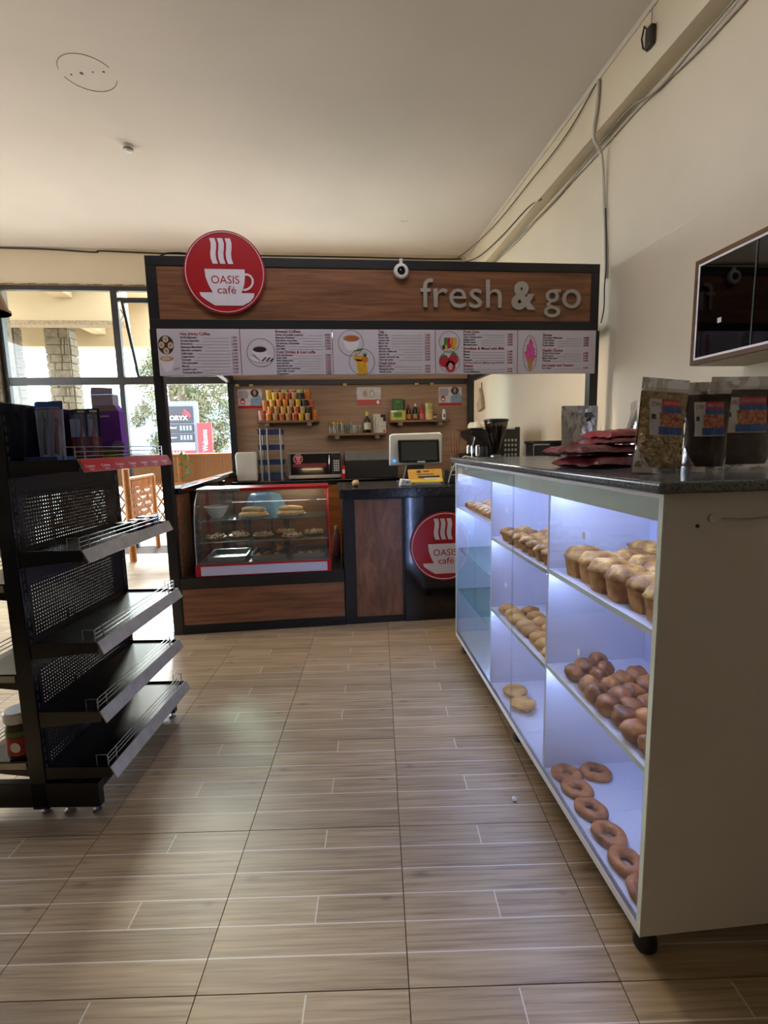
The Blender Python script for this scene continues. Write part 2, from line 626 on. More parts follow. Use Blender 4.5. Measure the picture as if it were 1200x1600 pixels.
# top-hung pane: fixed rail, leaf swung outwards at the foot
b = MB().box((-2.99, FY0, 3.70), (GX1 - 0.06, FY1, 3.745))
b.build('rail', M_frame, win)
leaf = MB()
z1, z0, y1 = 3.70, 2.66, 0.42
leaf.bar((-2.93, 0.0, z1), (-2.93, y1, z0), 0.05, 0.04, (1, 0, 0)).bar((-1.45, 0.0, z1), (-1.45, y1, z0), 0.05, 0.04, (1, 0, 0))
leaf.bar((-2.95, 0, z1), (-1.43, 0, z1), 0.05, 0.05).bar((-2.95, y1, z0), (-1.43, y1, z0), 0.04, 0.04)
lf = leaf.build('leaf', M_frame, win, bev=0.003)
p = MB()
p.add([(-2.91, 0.006, z1), (-1.47, 0.006, z1), (-1.47, y1, z0), (-2.91, y1, z0), (-2.91, 0.012, z1), (-1.47, 0.012, z1), (-1.47, y1 + .006, z0), (-2.91, y1 + .006, z0)],
      [(0, 1, 2, 3), (7, 6, 5, 4), (0, 4, 5, 1), (1, 5, 6, 2), (2, 6, 7, 3), (3, 7, 4, 0)])
p.build('pane', M_glass, lf)
MB().tube([(-2.975, 0.02, 3.60), (-2.95, 0.05, 3.52), (-2.975, 0.02, 3.44)], 0.008, 6).build('stay', M_steel, win)

# stone pier at the left end of the glazing
M_stone = mat('rough stone', '6c5f50', 0.9, var=0.35, vscale=14, bump=0.6, bscale=30)
pier = struct(MB().box((GX0 - 0.42, BACK - 0.10, 0), (GX0 - 0.075, BACK + 0.3, 3.90)).build('wall_pier', M_stone), 'stone pier at the left end of the glazing')
b = MB()
rnd = random.Random(3)
for k in range(19):
    z = 0.05 + k * 0.2
    xs = [GX0 - 0.44, GX0 - 0.44 + rnd.uniform(.12, .25), GX0 - 0.06]
    for a, c in zip(xs, xs[1:]):
        MB().box((a + .006, BACK - 0.13 - rnd.uniform(0, .02), z + .006), (c - .006, BACK - 0.095, z + .194)).build('stone', M_stone, pier, bev=0.012)
# ------------------------------------------------------------------ kiosk
KY = 4.083
KB = 6.88
kf = thing('kiosk_frame', 'black framed walnut coffee kiosk with a broad header beam', 'kiosk', (0.5, KY, 0))
KO = (0.5, KY, 0)
def kbox(name, m, *boxes, parent=None, bev=0.003, off=KO, **k):
    b = MB(off)
    for a, c in boxes:
        b.box(a, c)
    return b.build(name, m, parent, bev=bev, **k)
kbox('front_post', M_black, ((-1.31, KY, 0), (-1.235, KY + .075, 2.43)), parent=kf)
kbox('front_post', M_black, ((2.23, KY, 0), (2.305, KY + .075, 2.43)), parent=kf)
kbox('header_frame', M_black, ((-1.305, KY, 2.887), (2.29, KY + .10, 2.957)), ((-1.305, KY, 2.43), (2.29, KY + .10, 2.502)),
     ((-1.305, KY, 2.502), (-1.227, KY + .10, 2.887)), ((2.22, KY, 2.502), (2.29, KY + .10, 2.887)), parent=kf)
kbox('header_panel', M_kwood, ((-1.226, KY + .006, 2.503), (2.219, KY + .05, 2.886)), parent=kf, bev=0)
kbox('back_post', M_black, ((-1.27, KB - .06, 0), (-1.195, KB + .02, 2.46)), parent=kf)
kbox('back_post', M_black, ((1.965, KB - .06, 0), (2.045, KB + .02, 2.46)), parent=kf)
kbox('back_beam', M_black, ((-1.195, KB - .05, 2.335), (1.965, KB - .005, 2.40)), parent=kf)
MB(KO).bar((2.005, KB - .06, 2.40), (2.26, KY + .08, 2.46), 0.07, 0.08).build('side_beam', M_black, kf, bev=0.003)
MB(KO).bar((-1.232, KB - .06, 2.40), (-1.27, KY + .08, 2.46), 0.07, 0.08).build('side_beam', M_black, kf, bev=0.003)
MB(KO).bar((2.0, KB - .2, 2.45), (2.2, KY + .3, 2.52), 0.10, 0.05).build('ceiling_batten', mat('pale pine', 'b8997a', .6, var=.15, vscale=12), kf)
kbox('back_panel', M_bwood, ((-1.194, KB - .004, 0.9), (0.4008, KB + .015, 2.95)), parent=kf, bev=0)
kbox('back_panel', M_bwood, ((0.4010, KB - .004, 0.9), (1.964, KB + .015, 2.95)), parent=kf, bev=0)
kbox('panel_backing', M_black, ((0.33, KB + .0155, 0.9), (0.47, KB + .03, 2.95)), parent=kf, bev=0)  # unseen strip added to keep light from leaking through the panel seam
for x in (-1.17, -0.99, 0.24, 1.22, 1.43):
    kbox('clip', mat('brass clip', 'b79a5a', .5, metal=.6), ((x, KB - .06, 2.315), (x + .05, KB - .045, 2.345)), parent=kf, bev=0)

# left side wall of the kiosk
sp = thing('side_partition', 'low walnut side wall of the kiosk with a black rail, left of the pastry warmer', 'partition', (-1.25, 5.0, 0))
SO = (-1.25, 5.0, 0)
kbox('infill_panel', M_kwood, ((-1.275, KY + .08, 0.02), (-1.225, KB - .07, 1.155)), parent=sp, off=SO)
kbox('top_rail', M_blackgl, ((-1.32, KY + .08, 1.156), (-1.18, 5.75, 1.205)), parent=sp, off=SO, bev=0.006)
kbox('top_rail', M_blackgl, ((-1.30, 5.76, 1.156), (-1.20, KB - .065, 1.21)), parent=sp, off=SO, bev=0.006)
for y in (4.52, 5.72):
    kbox('post', M_black, ((-1.224, y, 0.02), (-1.165, y + .06, 1.155)), parent=sp, off=SO)
kbox('socket', mat('cream socket', 'cdbf9c', .5), ((-1.165, 4.53, 0.80), (-1.150, 4.57, 0.87)), parent=sp, off=SO)

# low plinth that carries the warmer
pl = thing('display_plinth', 'low black plinth with a long walnut front panel under the pastry warmer', 'counter', (-0.56, KY, 0))
PO = (-0.56, KY, 0)
kbox('body', M_black, ((-1.234, KY + .004, 0), (0.104, KY + .078, 0.47)), ((-1.16, KY + .078, 0), (0.104, 4.78, 0.47)), parent=pl, off=PO, bev=0.004)
kbox('front_panel', M_kwood, ((-1.217, KY - .006, 0.081), (0.100, KY + .004, 0.379)), parent=pl, off=PO, bev=0.001)
kbox('skirting', M_rubber, ((-1.234, KY - .002, 0), (0.104, KY + .004, 0.055)), parent=pl, off=PO, bev=0.001)

# service counter with the till
sc = thing('service_counter', 'black gloss till counter with one upright walnut panel', 'counter', (0.8, KY, 0))
CO = (0.8, KY, 0)
kbox('body', M_black, ((0.108, KY + .004, 0.0), (1.60, 4.80, 1.08)), parent=sc, off=CO, bev=0.003)
kbox('worktop', mat('dark granite worktop', '1b1d22', .22, var=.5, vscale=60), ((0.085, KY - .022, 1.081), (1.62, 4.86, 1.163)), parent=sc, off=CO, bev=0.006)
kbox('front_panel', M_kwood_v if 'M_kwood_v' in globals() else wood('walnut laminate upright', '5a3924', '8d6143', (7, 9, 2.2), .42), ((0.207, KY - .004, 0.065), (0.600, KY + .004, 1.072)), parent=sc, off=CO, bev=0.001)
kbox('gloss_panel', M_blackgl, ((0.625, KY - .008, 0.0), (1.60, KY + .004, 1.078)), parent=sc, off=CO, bev=0.002)

# back counter with cupboard doors
bc = thing('back_counter', 'black topped back counter with walnut cupboard doors along the kiosk wall', 'counter', (0.3, 6.5, 0))
BO = (0.3, 6.5, 0)
kbox('body', M_black, ((-1.19, 6.30, 0), (1.50, KB - .065, 1.06)), parent=bc, off=BO)
kbox('worktop', M_blackgl, ((-1.19, 6.24, 1.061), (1.52, KB - .006, 1.10)), parent=bc, off=BO, bev=0.004)
M_door = wood('orange walnut door', '74421f', 'a0652f', (1.2, 9, 14), .4)
for x0 in (-1.17, -0.72, -0.02, 0.42, 0.86):
    x1 = {-1.17: -0.74, -0.72: -0.04, -0.02: 0.40, 0.42: 0.84, 0.86: 1.48}[x0]
    d = kbox('door', M_door, ((x0, 6.280, 0.10), (x1, 6.299, 1.035)), parent=bc, off=BO)

# coffee counter on the right
cc = thing('coffee_counter', 'black counter under the coffee machine, behind the bread case', 'counter', (2.0, 5.2, 0))
kbox('body', M_black, ((1.66, 4.4, 0), (2.37, 4.9, 1.06)), ((1.32, 4.9, 0), (2.37, 6.2, 1.06)), parent=cc, off=(2, 5.2, 0))
kbox('worktop', M_blackgl, ((1.63, 4.38, 1.061), (2.38, 4.88, 1.10)), ((1.30, 4.88, 1.061), (2.38, 6.22, 1.10)), parent=cc, off=(2, 5.2, 0), bev=0.004)

# ------------------------------------------------------------------ round cup sign
M_signred = mat('red sign acrylic', 'a90f1c', 0.35, var=0.06, vscale=3)
M_signwhite = mat('white sign film', 'dcd8e0', 0.45, var=0.05, vscale=10)
def logo(name, label, loc, R):
    t = thing(name, label, 'sign', loc)
    def c(p):
        return ((p[0] - 580) / 510 * R, (620 - p[1]) / 510 * R)
    n = 64
    MB().prism([(R * math.cos(2 * PI * k / n), R * math.sin(2 * PI * k / n)) for k in range(n)][::-1], 0.0, 0.02).build('disc', M_signred, t, smooth=40)
    rg = MB()
    rg.tube([(0.955 * R * math.cos(2 * PI * k / 64), -0.002, 0.955 * R * math.sin(2 * PI * k / 64)) for k in range(65)], 0.011 * R, 6, cap=False)
    rg.build('ring', M_signwhite, t, smooth=60)
    cup = [(330, 580), (830, 580), (832, 650), (822, 740), (802, 815), (775, 870), (938, 872), (930, 920), (880, 975), (785, 1026), (435, 1026), (340, 968), (268, 912), (250, 866), (415, 866), (372, 780), (338, 680)]
    cu = MB().prism([c(p) for p in cup][::-1], -0.004, -0.0005).build('cup', M_signwhite, t)
    h = MB()
    arc = [(826, 640), (870, 642), (905, 662), (927, 700), (925, 745), (905, 785), (870, 815), (830, 830), (800, 833)]
    w = 13 / 510 * R
    pts = [c(p) for p in arc]
    L, Rr = [], []
    for i, p in enumerate(pts):
        q0, q1 = pts[max(i - 1, 0)], pts[min(i + 1, len(pts) - 1)]
        dx, dz = q1[0] - q0[0], q1[1] - q0[1]
        ll = math.hypot(dx, dz)
        L.append((p[0] - dz / ll * w, p[1] + dx / ll * w))
        Rr.append((p[0] + dz / ll * w, p[1] - dx / ll * w))
    h.prism(L + Rr[::-1], -0.004, -0.0005).build('cup_handle', M_signwhite, t)
    for k in range(3):
        s = MB()
        cl = [(446 + 96 * k, 208), (462 + 96 * k, 270), (458 + 96 * k, 330), (448 + 96 * k, 390), (450 + 96 * k, 450), (470 + 96 * k, 516)]
        L = [c((p[0] - 33, p[1])) for p in cl]
        Rr = [c((p[0] + 33, p[1])) for p in cl]
        s.prism(L + Rr[::-1], -0.004, -0.0005).build('steam', M_signwhite, t)
    p0 = c((400, 756))
    text('lettering', 'OASIS', M_signred, cu, (p0[0], -0.0045, p0[1]), size=0.1, width=352 / 510 * R, height=98 / 510 * R, valign='BOTTOM_BASELINE')
    p1 = c((470, 877))
    text('lettering', 'café', M_signred, cu, (p1[0], -0.0045, p1[1]), size=0.1, width=235 / 510 * R, height=92 / 510 * R, valign='BOTTOM_BASELINE')
    return t
logo('round_sign', 'round red coffee cup sign on the kiosk header', (-0.722, KY - .022, 2.836), 0.300)
logo('round_sign', 'round red coffee cup sign on the black till counter front', (0.965, KY - .030, 0.653), 0.297)

# raised letters
M_letter = mat('grey brushed lettering', 'a9a196', 0.4, var=0.1)
lt = thing('sign_lettering', 'raised grey letters reading fresh & go on the kiosk header', 'lettering', (1.45, KY, 2.60))
text('word', 'fresh', M_letter, lt, (0.779 - 1.45, -0.006, 0.002), width=0.667, height=0.222, extrude=0.008, valign='BOTTOM_BASELINE')
text('ampersand', '&', M_letter, lt, (1.534 - 1.45, -0.006, 0.002), width=0.205, height=0.222, extrude=0.008, offset=0.004, valign='BOTTOM_BASELINE')
text('word', 'go', M_letter, lt, (1.808 - 1.45, -0.006, 0.006), width=0.317, height=0.222, extrude=0.008, valign='BOTTOM_BASELINE')

# round security camera clipped to the header
st = thing('security_camera', 'round white camera clipped to the top of the kiosk header', 'camera', (0.627, KY - .02, 2.868))
rot = Matrix.Rotation(PI / 2, 3, 'X')
MB().lathe([(0.030, 0.0), (0.056, 0.0), (0.060, 0.012), (0.052, 0.030), (0.034, 0.034), (0.030, 0.02)], (0, 0.012, 0), 28, m=rot, cap=False).build('housing', M_plast, st, smooth=40)
MB().lathe([(0.0, 0.018), (0.020, 0.016), (0.031, 0.006)], (0, 0.01, 0), 24, m=rot).build('lens', M_blackgl, st, smooth=60)
MB().box((-0.012, -0.004, 0.05), (0.012, 0.02, 0.094)).build('clip', M_plast, st, bev=0.003)
# ------------------------------------------------------------------ menu board
mb = thing('menu_board', 'long white menu board of drinks with prices under the kiosk header', 'menu board', (0.5, KY, 2.08))
MO = (0.5, KY, 2.08)
M_menu = mat('menu print white', 'cfc9d2', 0.5, var=0.03, vscale=3)
edges = [-1.252, -0.637, 0.071, 0.896, 1.584, 2.262]
FYM = KY - .024                               # printed face
menu = [
    [(-1.082, -0.66), [
        (2.387, 'H', 'Hot drinks Coffee', ''),
        (2.362, 'I', 'Single Espresso', '1,000'), (None, 'I', 'Double Espresso', '1,500'), (None, 'I', 'Americano', '2,000'),
        (None, 'I', 'Espresso Macchiato', '1,500'), (None, 'I', 'Espresso compana', '1,500'), (None, 'I', 'Café Latte', '2,500'),
        (None, 'I', 'Cappuccino', '2,500'), (None, 'I', 'Cortado', '2,000'), (None, 'I', 'Hot chocolate', '3,000'),
        (None, 'I', 'Mocha', '3,500'), (None, 'I', 'Spanish Latte', '3,000'), (None, 'I', 'Caramel Machiato', '3,500')]],
    [(-0.369, 0.056), [
        (2.407, 'H', 'Brewed Coffees', ''),
        (2.383, 'I', 'White chocolate Caramel', '3,000'), (2.362, 'I', 'Espresso Romano', '1,500'), (2.341, 'I', 'Hot black chocolate', '3,000'),
        (2.320, 'I', 'Cardamom Chocolate', '3,000'), (2.299, 'I', 'Affogato', '2,500'), (2.278, 'I', 'Hot Milk', '1,500'),
        (2.252, 'H', 'Cold Drinks & Iced coffe', ''),
        (2.230, 'I', 'Iced Americano', '2,000'), (2.210, 'I', 'Iced Latte', '2,500'), (2.190, 'I', 'Iced cappuccino', '2,500'), (2.170, 'I', 'Iced spanish', '2,500'),
        (2.150, 'I', 'Iced lemon tea', '2,500'), (2.130, 'I', 'Iced caramel machiato', '3,500'), (2.110, 'I', 'Iced caffe mocha', '3,500'), (2.090, 'I', 'Frappucino', '3,000')]],
    [(0.435, 0.853), [
        (2.407, 'H', 'Tea', ''),
        (2.385, 'I', 'Black tea', '1,500'), (2.364, 'I', 'Green tea', '1,500'), (2.343, 'I', 'Lemon tea', '1,500'), (2.322, 'I', 'Minty tea', '2,000'), (2.300, 'I', 'Spicy tea', '2,000'),
        (2.279, 'I', 'African tea', '2,000'), (2.258, 'I', 'African coffee tea', '2,500'), (2.237, 'I', 'Ginger tea', '2,000'), (2.215, 'I', 'Ginger turmeric tea', '2,500'), (2.194, 'I', 'Chai tea Latte', '2,500'),
        (2.166, 'H', 'Fresh Juice', ''),
        (2.144, 'I', 'Mango Juice', '3,000'), (2.122, 'I', 'Pineapple Juice', '3,000'), (2.100, 'I', 'Ginger Juice', '3,000')]],
    [(1.127, 1.54), [
        (2.410, 'H', 'Fresh Juice', ''),
        (2.390, 'I', 'Lemon Juice', '3,000'), (2.370, 'I', 'Tree Tomato Juice', '3,500'), (2.350, 'I', 'Papaya Juice', '3,000'), (2.330, 'I', 'Passion Juice', '3,500'), (2.310, 'I', 'Mocktail Juice', '3,000'),
        (2.279, 'H', 'Smothies & Mixed with Milk', ''),
        (2.256, 'I', 'Banana', '3,500'), (2.234, 'I', 'Mango', '3,500'), (2.212, 'I', 'Papaya', '3,500'), (2.190, 'I', 'Avocado', '3,500'),
        (2.167, 'R', 'N.B Mixed with two different fruits of choice', '4,000'),
        (2.142, 'H', 'Shakes', ''),
        (2.118, 'I', 'Strawberry', '3,500'), (2.097, 'I', 'Vanilla Milkshake', '4,000')]],
    [(1.797, 2.197), [
        (2.386, 'H', 'Shakes', ''),
        (2.365, 'I', 'Chocolate Milkshake', '4,000'), (2.345, 'I', 'Fruits Shake', '3,500'), (2.325, 'I', 'Fruits Shake', '3,500'), (2.305, 'I', 'Fruits Shake', '3,500'),
        (2.263, 'H', 'Health Choice', ''),
        (2.242, 'I', 'Green Detox Juice', '3,000'), (2.222, 'I', 'Detox Juice', '3,000'), (2.202, 'I', 'Mixe fruits Juice', '3,500'), (2.182, 'I', 'Oatmeal', '2,500'),
        (2.144, 'H', 'ice cream and Dessert', ''),
        (2.123, 'I', 'Ice cream', '1,500')]],
]
TXT = 0.0235
M_rule = mat('grey rule print', '6b656c', .6, var=.05)
panels = []
for k in range(5):
    b = MB(MO).box((edges[k] + .0008, FYM, 2.080), (edges[k + 1] - .0008, KY - .002, 2.426))
    p = b.build('menu_panel', M_menu, mb, bev=0.003)
    p['label'] = ['hot coffee panel', 'brewed and iced coffee panel', 'tea panel', 'juice and smoothie panel', 'shakes and ice cream panel'][k]
    panels.append(p)
    (x0, x1), rows = menu[k]
    z = None
    names, prices, rules = [], [], MB(MO)
    for (zz, kind, nm, pr) in rows:
        z = zz if zz is not None else z - 0.0236
        if kind == 'H':
            text('heading', nm, M_inkred, p, (x0 - MO[0], FYM - MO[1] - .0008, z - .008 - MO[2]), size=TXT * 1.28, extrude=0.0004, offset=0.0006, valign='BOTTOM_BASELINE')
            continue
        w = 0.0105 * len(nm) + .012
        if kind == 'R':
            text('note', nm, M_inkred, p, (x0 - MO[0], FYM - MO[1] - .0008, z - .006 - MO[2]), width=0.34, height=.015, extrude=0.0004, valign='BOTTOM_BASELINE')
        else:
            text('item_name', nm, M_ink, p, (x0 - MO[0], FYM - MO[1] - .0008, z - .006 - MO[2]), size=TXT * .86, extrude=0.0004, offset=.0004, valign='BOTTOM_BASELINE')
        m = M_inkred if (k > 1 or pr in ('2,500', '3,500') or len(nm) % 3 == 0) else M_ink
        text('price', pr, m, p, (x1 - MO[0], FYM - MO[1] - .0008, z - .006 - MO[2]), size=TXT * .86, align='RIGHT', extrude=0.0004, offset=.0004, valign='BOTTOM_BASELINE')
        if x0 + w < x1 - .085 and kind == 'I':
            rules.box((x0 + w, FYM - .0012, z - .0065), (x1 - .062, FYM + .001, z - .0052))
    rules.build('price_rules', M_rule, p)
for k in range(1, 5):
    MB(MO).box((edges[k] - .0035, FYM - .0015, 2.084), (edges[k] - .0005, FYM + .001, 2.424)).build('divider_line', M_inkred, panels[k])

# printed pictures
def mdisc(name, cx, cz, rx, rz, m, p, lay=1, a0=0.0, a1=2 * PI, n=28, dy=0.0005):
    pts = [(cx + rx * math.cos(a0 + (a1 - a0) * i / n), cz + rz * math.sin(a0 + (a1 - a0) * i / n)) for i in range(n + (0 if a1 - a0 > 6.28 else 1))]
    y = FYM - lay * dy
    return MB(MO).prism(pts[::-1], y, y + dy * 0.9).build(name, m, p)
def mpoly(name, pts, m, p, lay=1, dy=0.0005):
    y = FYM - lay * dy
    return MB(MO).prism(pts[::-1], y, y + dy * .9).build(name, m, p)
def mring(cx, cz, r, p, m=None, lay=1):
    MB(MO).tube([(cx + r * math.cos(2 * PI * k / 40), FYM - lay * .0005, cz + r * math.sin(2 * PI * k / 40)) for k in range(41)], 0.0016, 5, cap=False).build('picture_outline', m or M_ink, p)
P_brown = mat('print brown', '3a221c', .6, var=.3, vscale=40)
P_foam = mat('print foam', 'cdb9a4', .6, var=.15, vscale=60)
P_cup = mat('print porcelain', 'e3e0e4', .6, var=.04)
P_shade = mat('print grey', '9c98a0', .6, var=.1)
P_tea = mat('print tea', 'b0611f', .6, var=.2, vscale=30)
P_cof = mat('print coffee', '22120d', .6, var=.2)
P_yel = mat('print juice yellow', 'd9a51c', .6, var=.25, vscale=60)
P_grn = mat('print leaf green', '3d7a2a', .6, var=.3, vscale=60)
P_or = mat('print orange', 'd9731d', .6, var=.15)
P_rd = mat('print berry red', 'b3202b', .6, var=.2, vscale=50)
P_pk = mat('print pink cream', 'd7559c', .6, var=.15, vscale=50)
P_cone = mat('print cone', 'b88a5c', .6, var=.2, vscale=60)
p = panels[0]
mdisc('picture', -1.190, 2.307, 0.058, 0.070, P_brown, p, 1)
for dx, dz in ((0, .042), (-.032, 0), (.034, -.004), (0, -.044)):
    mdisc('picture', -1.190 + dx, 2.307 + dz, .021, .024, P_foam, p, 2)
    mdisc('picture', -1.190 + dx, 2.307 + dz, .010, .013, P_cone, p, 3)
mpoly('picture', [(-1.242, 2.205), (-1.140, 2.205), (-1.145, 2.16), (-1.165, 2.115), (-1.185, 2.106), (-1.21, 2.110), (-1.232, 2.15)], P_cup, p, 1)
mdisc('picture', -1.191, 2.205, .051, .018, P_cone, p, 2)
mdisc('picture', -1.195, 2.206, .030, .010, P_foam, p, 3)
mpoly('picture', [(-1.150, 2.13), (-1.10, 2.142), (-1.10, 2.132), (-1.14, 2.118)], P_shade, p, 1)
p = panels[1]
mring(-0.485, 2.250, 0.106, p)
mdisc('picture', -0.485, 2.205, .085, .035, P_shade, p, 1)
mdisc('picture', -0.485, 2.210, .082, .033, P_cup, p, 2)
mpoly('picture', [(-0.548, 2.275), (-0.438, 2.275), (-0.442, 2.235), (-0.46, 2.205), (-0.52, 2.205), (-0.54, 2.235)], P_cup, p, 3)
mdisc('picture', -0.493, 2.275, .055, .024, P_shade, p, 4)
mdisc('picture', -0.493, 2.273, .050, .020, P_cof, p, 5)
for i in range(8):
    mdisc('picture', -0.475 + .011 * i, 2.190 + .010 * (i % 3), .008, .006, P_brown, p, 6, n=10)
mpoly('picture', [(-0.556, 2.232), (-0.540, 2.240), (-0.49, 2.19), (-0.496, 2.186)], P_shade, p, 6)
p = panels[2]
mring(0.215, 2.322, 0.098, p)
mring(0.300, 2.178, 0.101, p)
mpoly('picture', [(0.155, 2.36), (0.285, 2.36), (0.28, 2.31), (0.255, 2.268), (0.19, 2.268), (0.165, 2.30)], P_cup, p, 2)
mdisc('picture', 0.220, 2.358, .066, .026, P_shade, p, 3)
mdisc('picture', 0.220, 2.357, .060, .021, P_tea, p, 4)
mpoly('picture', [(0.245, 2.262), (0.30, 2.282), (0.318, 2.276), (0.27, 2.258)], P_grn, p, 4)
mpoly('picture', [(0.250, 2.20), (0.335, 2.19), (0.345, 2.082), (0.268, 2.080)], P_yel, p, 2)
mdisc('picture', 0.285, 2.205, .055, .022, P_yel, p, 2)
mpoly('picture', [(0.235, 2.27), (0.246, 2.268), (0.272, 2.20), (0.262, 2.198)], P_yel, p, 3)
mdisc('picture', 0.325, 2.195, .025, .025, P_or, p, 3)
for a in (-.6, -.2, .2, .6):
    mpoly('picture', [(0.318, 2.215), (0.330, 2.215), (0.324 + .045 * math.sin(a), 2.215 + .05 * math.cos(a))], P_grn, p, 4)
p = panels[3]
mring(1.011, 2.332, 0.083, p)
mring(1.011, 2.178, 0.084, p)
for i, m in enumerate((P_grn, P_rd, P_or, P_yel)):
    mpoly('picture', [(0.968 + .026 * i, 2.365), (0.992 + .026 * i, 2.365), (0.992 + .026 * i, 2.305), (0.968 + .026 * i, 2.305)], m, p, 2)
mdisc('picture', 0.985, 2.290, .024, .018, P_yel, p, 3)
mdisc('picture', 1.010, 2.300, .018, .020, P_rd, p, 4)
mdisc('picture', 1.045, 2.292, .022, .016, P_yel, p, 3)
mdisc('picture', 0.962, 2.292, .014, .018, P_grn, p, 3)
for cx, cz, r in ((0.970, 2.180, .043), (1.045, 2.195, .040), (1.020, 2.140, .042)):
    mdisc('picture', cx, cz, r, r * 1.05, P_rd, p, 2)
mdisc('picture', 1.020, 2.140, .018, .030, mat('print pale pink', 'd8a8a4', .6), p, 3)
for cx, cz in ((0.965, 2.222), (1.045, 2.238)):
    mpoly('picture', [(cx - .03, cz), (cx, cz - .014), (cx + .03, cz + .004), (cx + .008, cz + .006), (cx, cz + .02), (cx - .008, cz + .006)], P_grn, p, 4)
p = panels[4]
MB(MO).tube([(1.690 + .058 * math.cos(2 * PI * k / 40), FYM - .0005, 2.240 + .143 * math.sin(2 * PI * k / 40)) for k in range(41)], 0.0016, 5, cap=False).build('picture_outline', M_ink, p)
mpoly('picture', [(1.662, 2.20), (1.722, 2.20), (1.708, 2.112), (1.695, 2.100), (1.680, 2.108)], P_cone, p, 2)
mpoly('picture', [(1.655, 2.205), (1.728, 2.205), (1.728, 2.182), (1.658, 2.182)], P_cone, p, 3)
for i, (w_, z_) in enumerate(((.048, 2.218), (.046, 2.245), (.038, 2.272), (.029, 2.297), (.019, 2.320))):
    mdisc('picture', 1.692 + .004 * (-1) ** i, z_, w_, .020, P_pk, p, 4 + i)
mpoly('picture', [(1.676, 2.325), (1.708, 2.325), (1.694, 2.372)], P_pk, p, 9)
# ------------------------------------------------------------------ white display case, lit inside
CA = math.radians(-1.54)
CX, CY = 0.842, 1.159
case = thing('display_case', 'white lit bread display case with a dark granite top', 'display case', (CX, CY, 0), CA)
Z0, Z1, DEP, LEN = 0.10, 1.385, 0.60, 2.307
IN = 0.435                                    # depth of the shown compartments
M_case = mat('white case board', 'dedbe2', 0.38, var=0.03, vscale=3)
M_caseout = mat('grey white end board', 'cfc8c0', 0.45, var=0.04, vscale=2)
M_caseback = mat('lilac white back board', 'cbc8e0', 0.45, var=0.03, vscale=2)
M_edge = mat('pale edge band', 'd5dbd0', 0.4, var=0.05)
M_led = mat('cool light strip', 'ffffff', 0.5, emit='abc3ff', estr=42.0)
def cb(name, m, *boxes, bev=0.0015, parent=None, **k):
    b = MB()
    for a, c in boxes:
        b.box(a, c)
    return b.build(name, m, parent or case, bev=bev, **k)
T = 0.018
ne = cb('end_panel', M_caseout, ((0.004, 0, Z0), (DEP, T, Z1)))
cb('edge_band', M_edge, ((0, 0, Z0), (0.004, T, Z1)), parent=ne, bev=0)
MB().lathe([(0.011, 0), (0.011, 0.004), (0.0, 0.004)], (0.135, -0.0, 1.318), 14, m=Matrix.Rotation(PI / 2, 3, 'X')).build('lock', M_steel, ne, smooth=40)
MB().lathe([(0.005, 0), (0.005, 0.002), (0.0, 0.002)], (0.095, -0.0, 1.298), 8, m=Matrix.Rotation(PI / 2, 3, 'X')).build('screw_hole', M_ink, ne)
fe = cb('end_panel', M_case, ((0.004, LEN - T, Z0), (DEP, LEN, Z1)))
cb('edge_band', M_edge, ((0, LEN - T, Z0), (0.004, LEN, Z1)), parent=fe, bev=0)
cb('bottom_board', M_case, ((0.0, T, Z0), (DEP, LEN - T, Z0 + .030)))
cb('top_board', M_case, ((0.0, T, Z1 - .016), (DEP, LEN - T, Z1)))
cb('fascia', mat('pale green fascia', 'c3cdc4', .3, var=.06, vscale=3), ((0.010, T, 1.308), (0.018, LEN - T, Z1 - .0165)))
cb('back_board', M_caseback, ((IN, T, Z0 + .0305), (IN + .012, LEN - T, Z1 - .0165)), bev=0)
cb('rear_board', M_case, ((DEP - .012, T, Z0 + .0305), (DEP, LEN - T, Z1 - .0165)), bev=0)
D1, D2 = 0.712, 1.482
for d in (D1, D2):
    cb('divider', M_case, ((0.014, d, Z0 + .0305), (IN - .0005, d + T, 1.3075)))
SH = []
def shelf(y0, y1, z, m=None, t=.018, nm='shelf', added_led=True):
    s = cb(nm, m or M_case, ((0.014, y0 + .0005, z - t), (IN - .001, y1 - .0005, z)))
    if added_led:
        cb('light_strip', M_led, ((0.022, y0 + .02, z - t - .006), (0.030, y1 - .02, z - t - .0005)), parent=s, bev=0)  # strip added under each shelf to brighten the compartment below
    return s
for z in (1.010, 0.605):
    s = shelf(T, D1, z)
    cb('edge_band', M_edge, ((0.0125, T + .001, z - .018), (0.0138, D1 - .001, z)), parent=s, bev=0)
for z in (1.000, 0.592):
    s = shelf(D1 + T, D2, z)
    cb('edge_band', M_edge, ((0.0125, D1 + T + .001, z - .018), (0.0138, D2 - .001, z)), parent=s, bev=0)
s = shelf(D2 + T, LEN - T, 1.067, t=.008, added_led=False)
cb('light_strip', M_led, ((0.060, D2 + T + .02, 1.050), (0.072, LEN - T - .02, 1.0585)), parent=s, bev=0)  # added strip, set back under the shelf to brighten the far bay
M_gshelf = glass('greenish glass shelf', 'd8ece4', .12, opac=.06)
for z in (0.770, 0.463):
    s = shelf(D2 + T, LEN - T, z, M_gshelf, t=.008, nm='glass_shelf', added_led=False)
    MB().lathe([(0.007, 0), (0.007, .02)], (0.05, LEN - T - .012, z - .022), 8).build('shelf_pin', M_steel, s)
cb('light_strip', M_led, ((0.022, T + .02, Z1 - .028), (0.034, D1 - .01, Z1 - .0175)), bev=0)
cb('light_strip', M_led, ((0.022, D1 + .03, Z1 - .028), (0.034, D2 - .01, Z1 - .0175)), bev=0)
cb('light_strip', M_led, ((0.022, D2 + .03, Z1 - .028), (0.034, LEN - .03, Z1 - .0175)), bev=0)
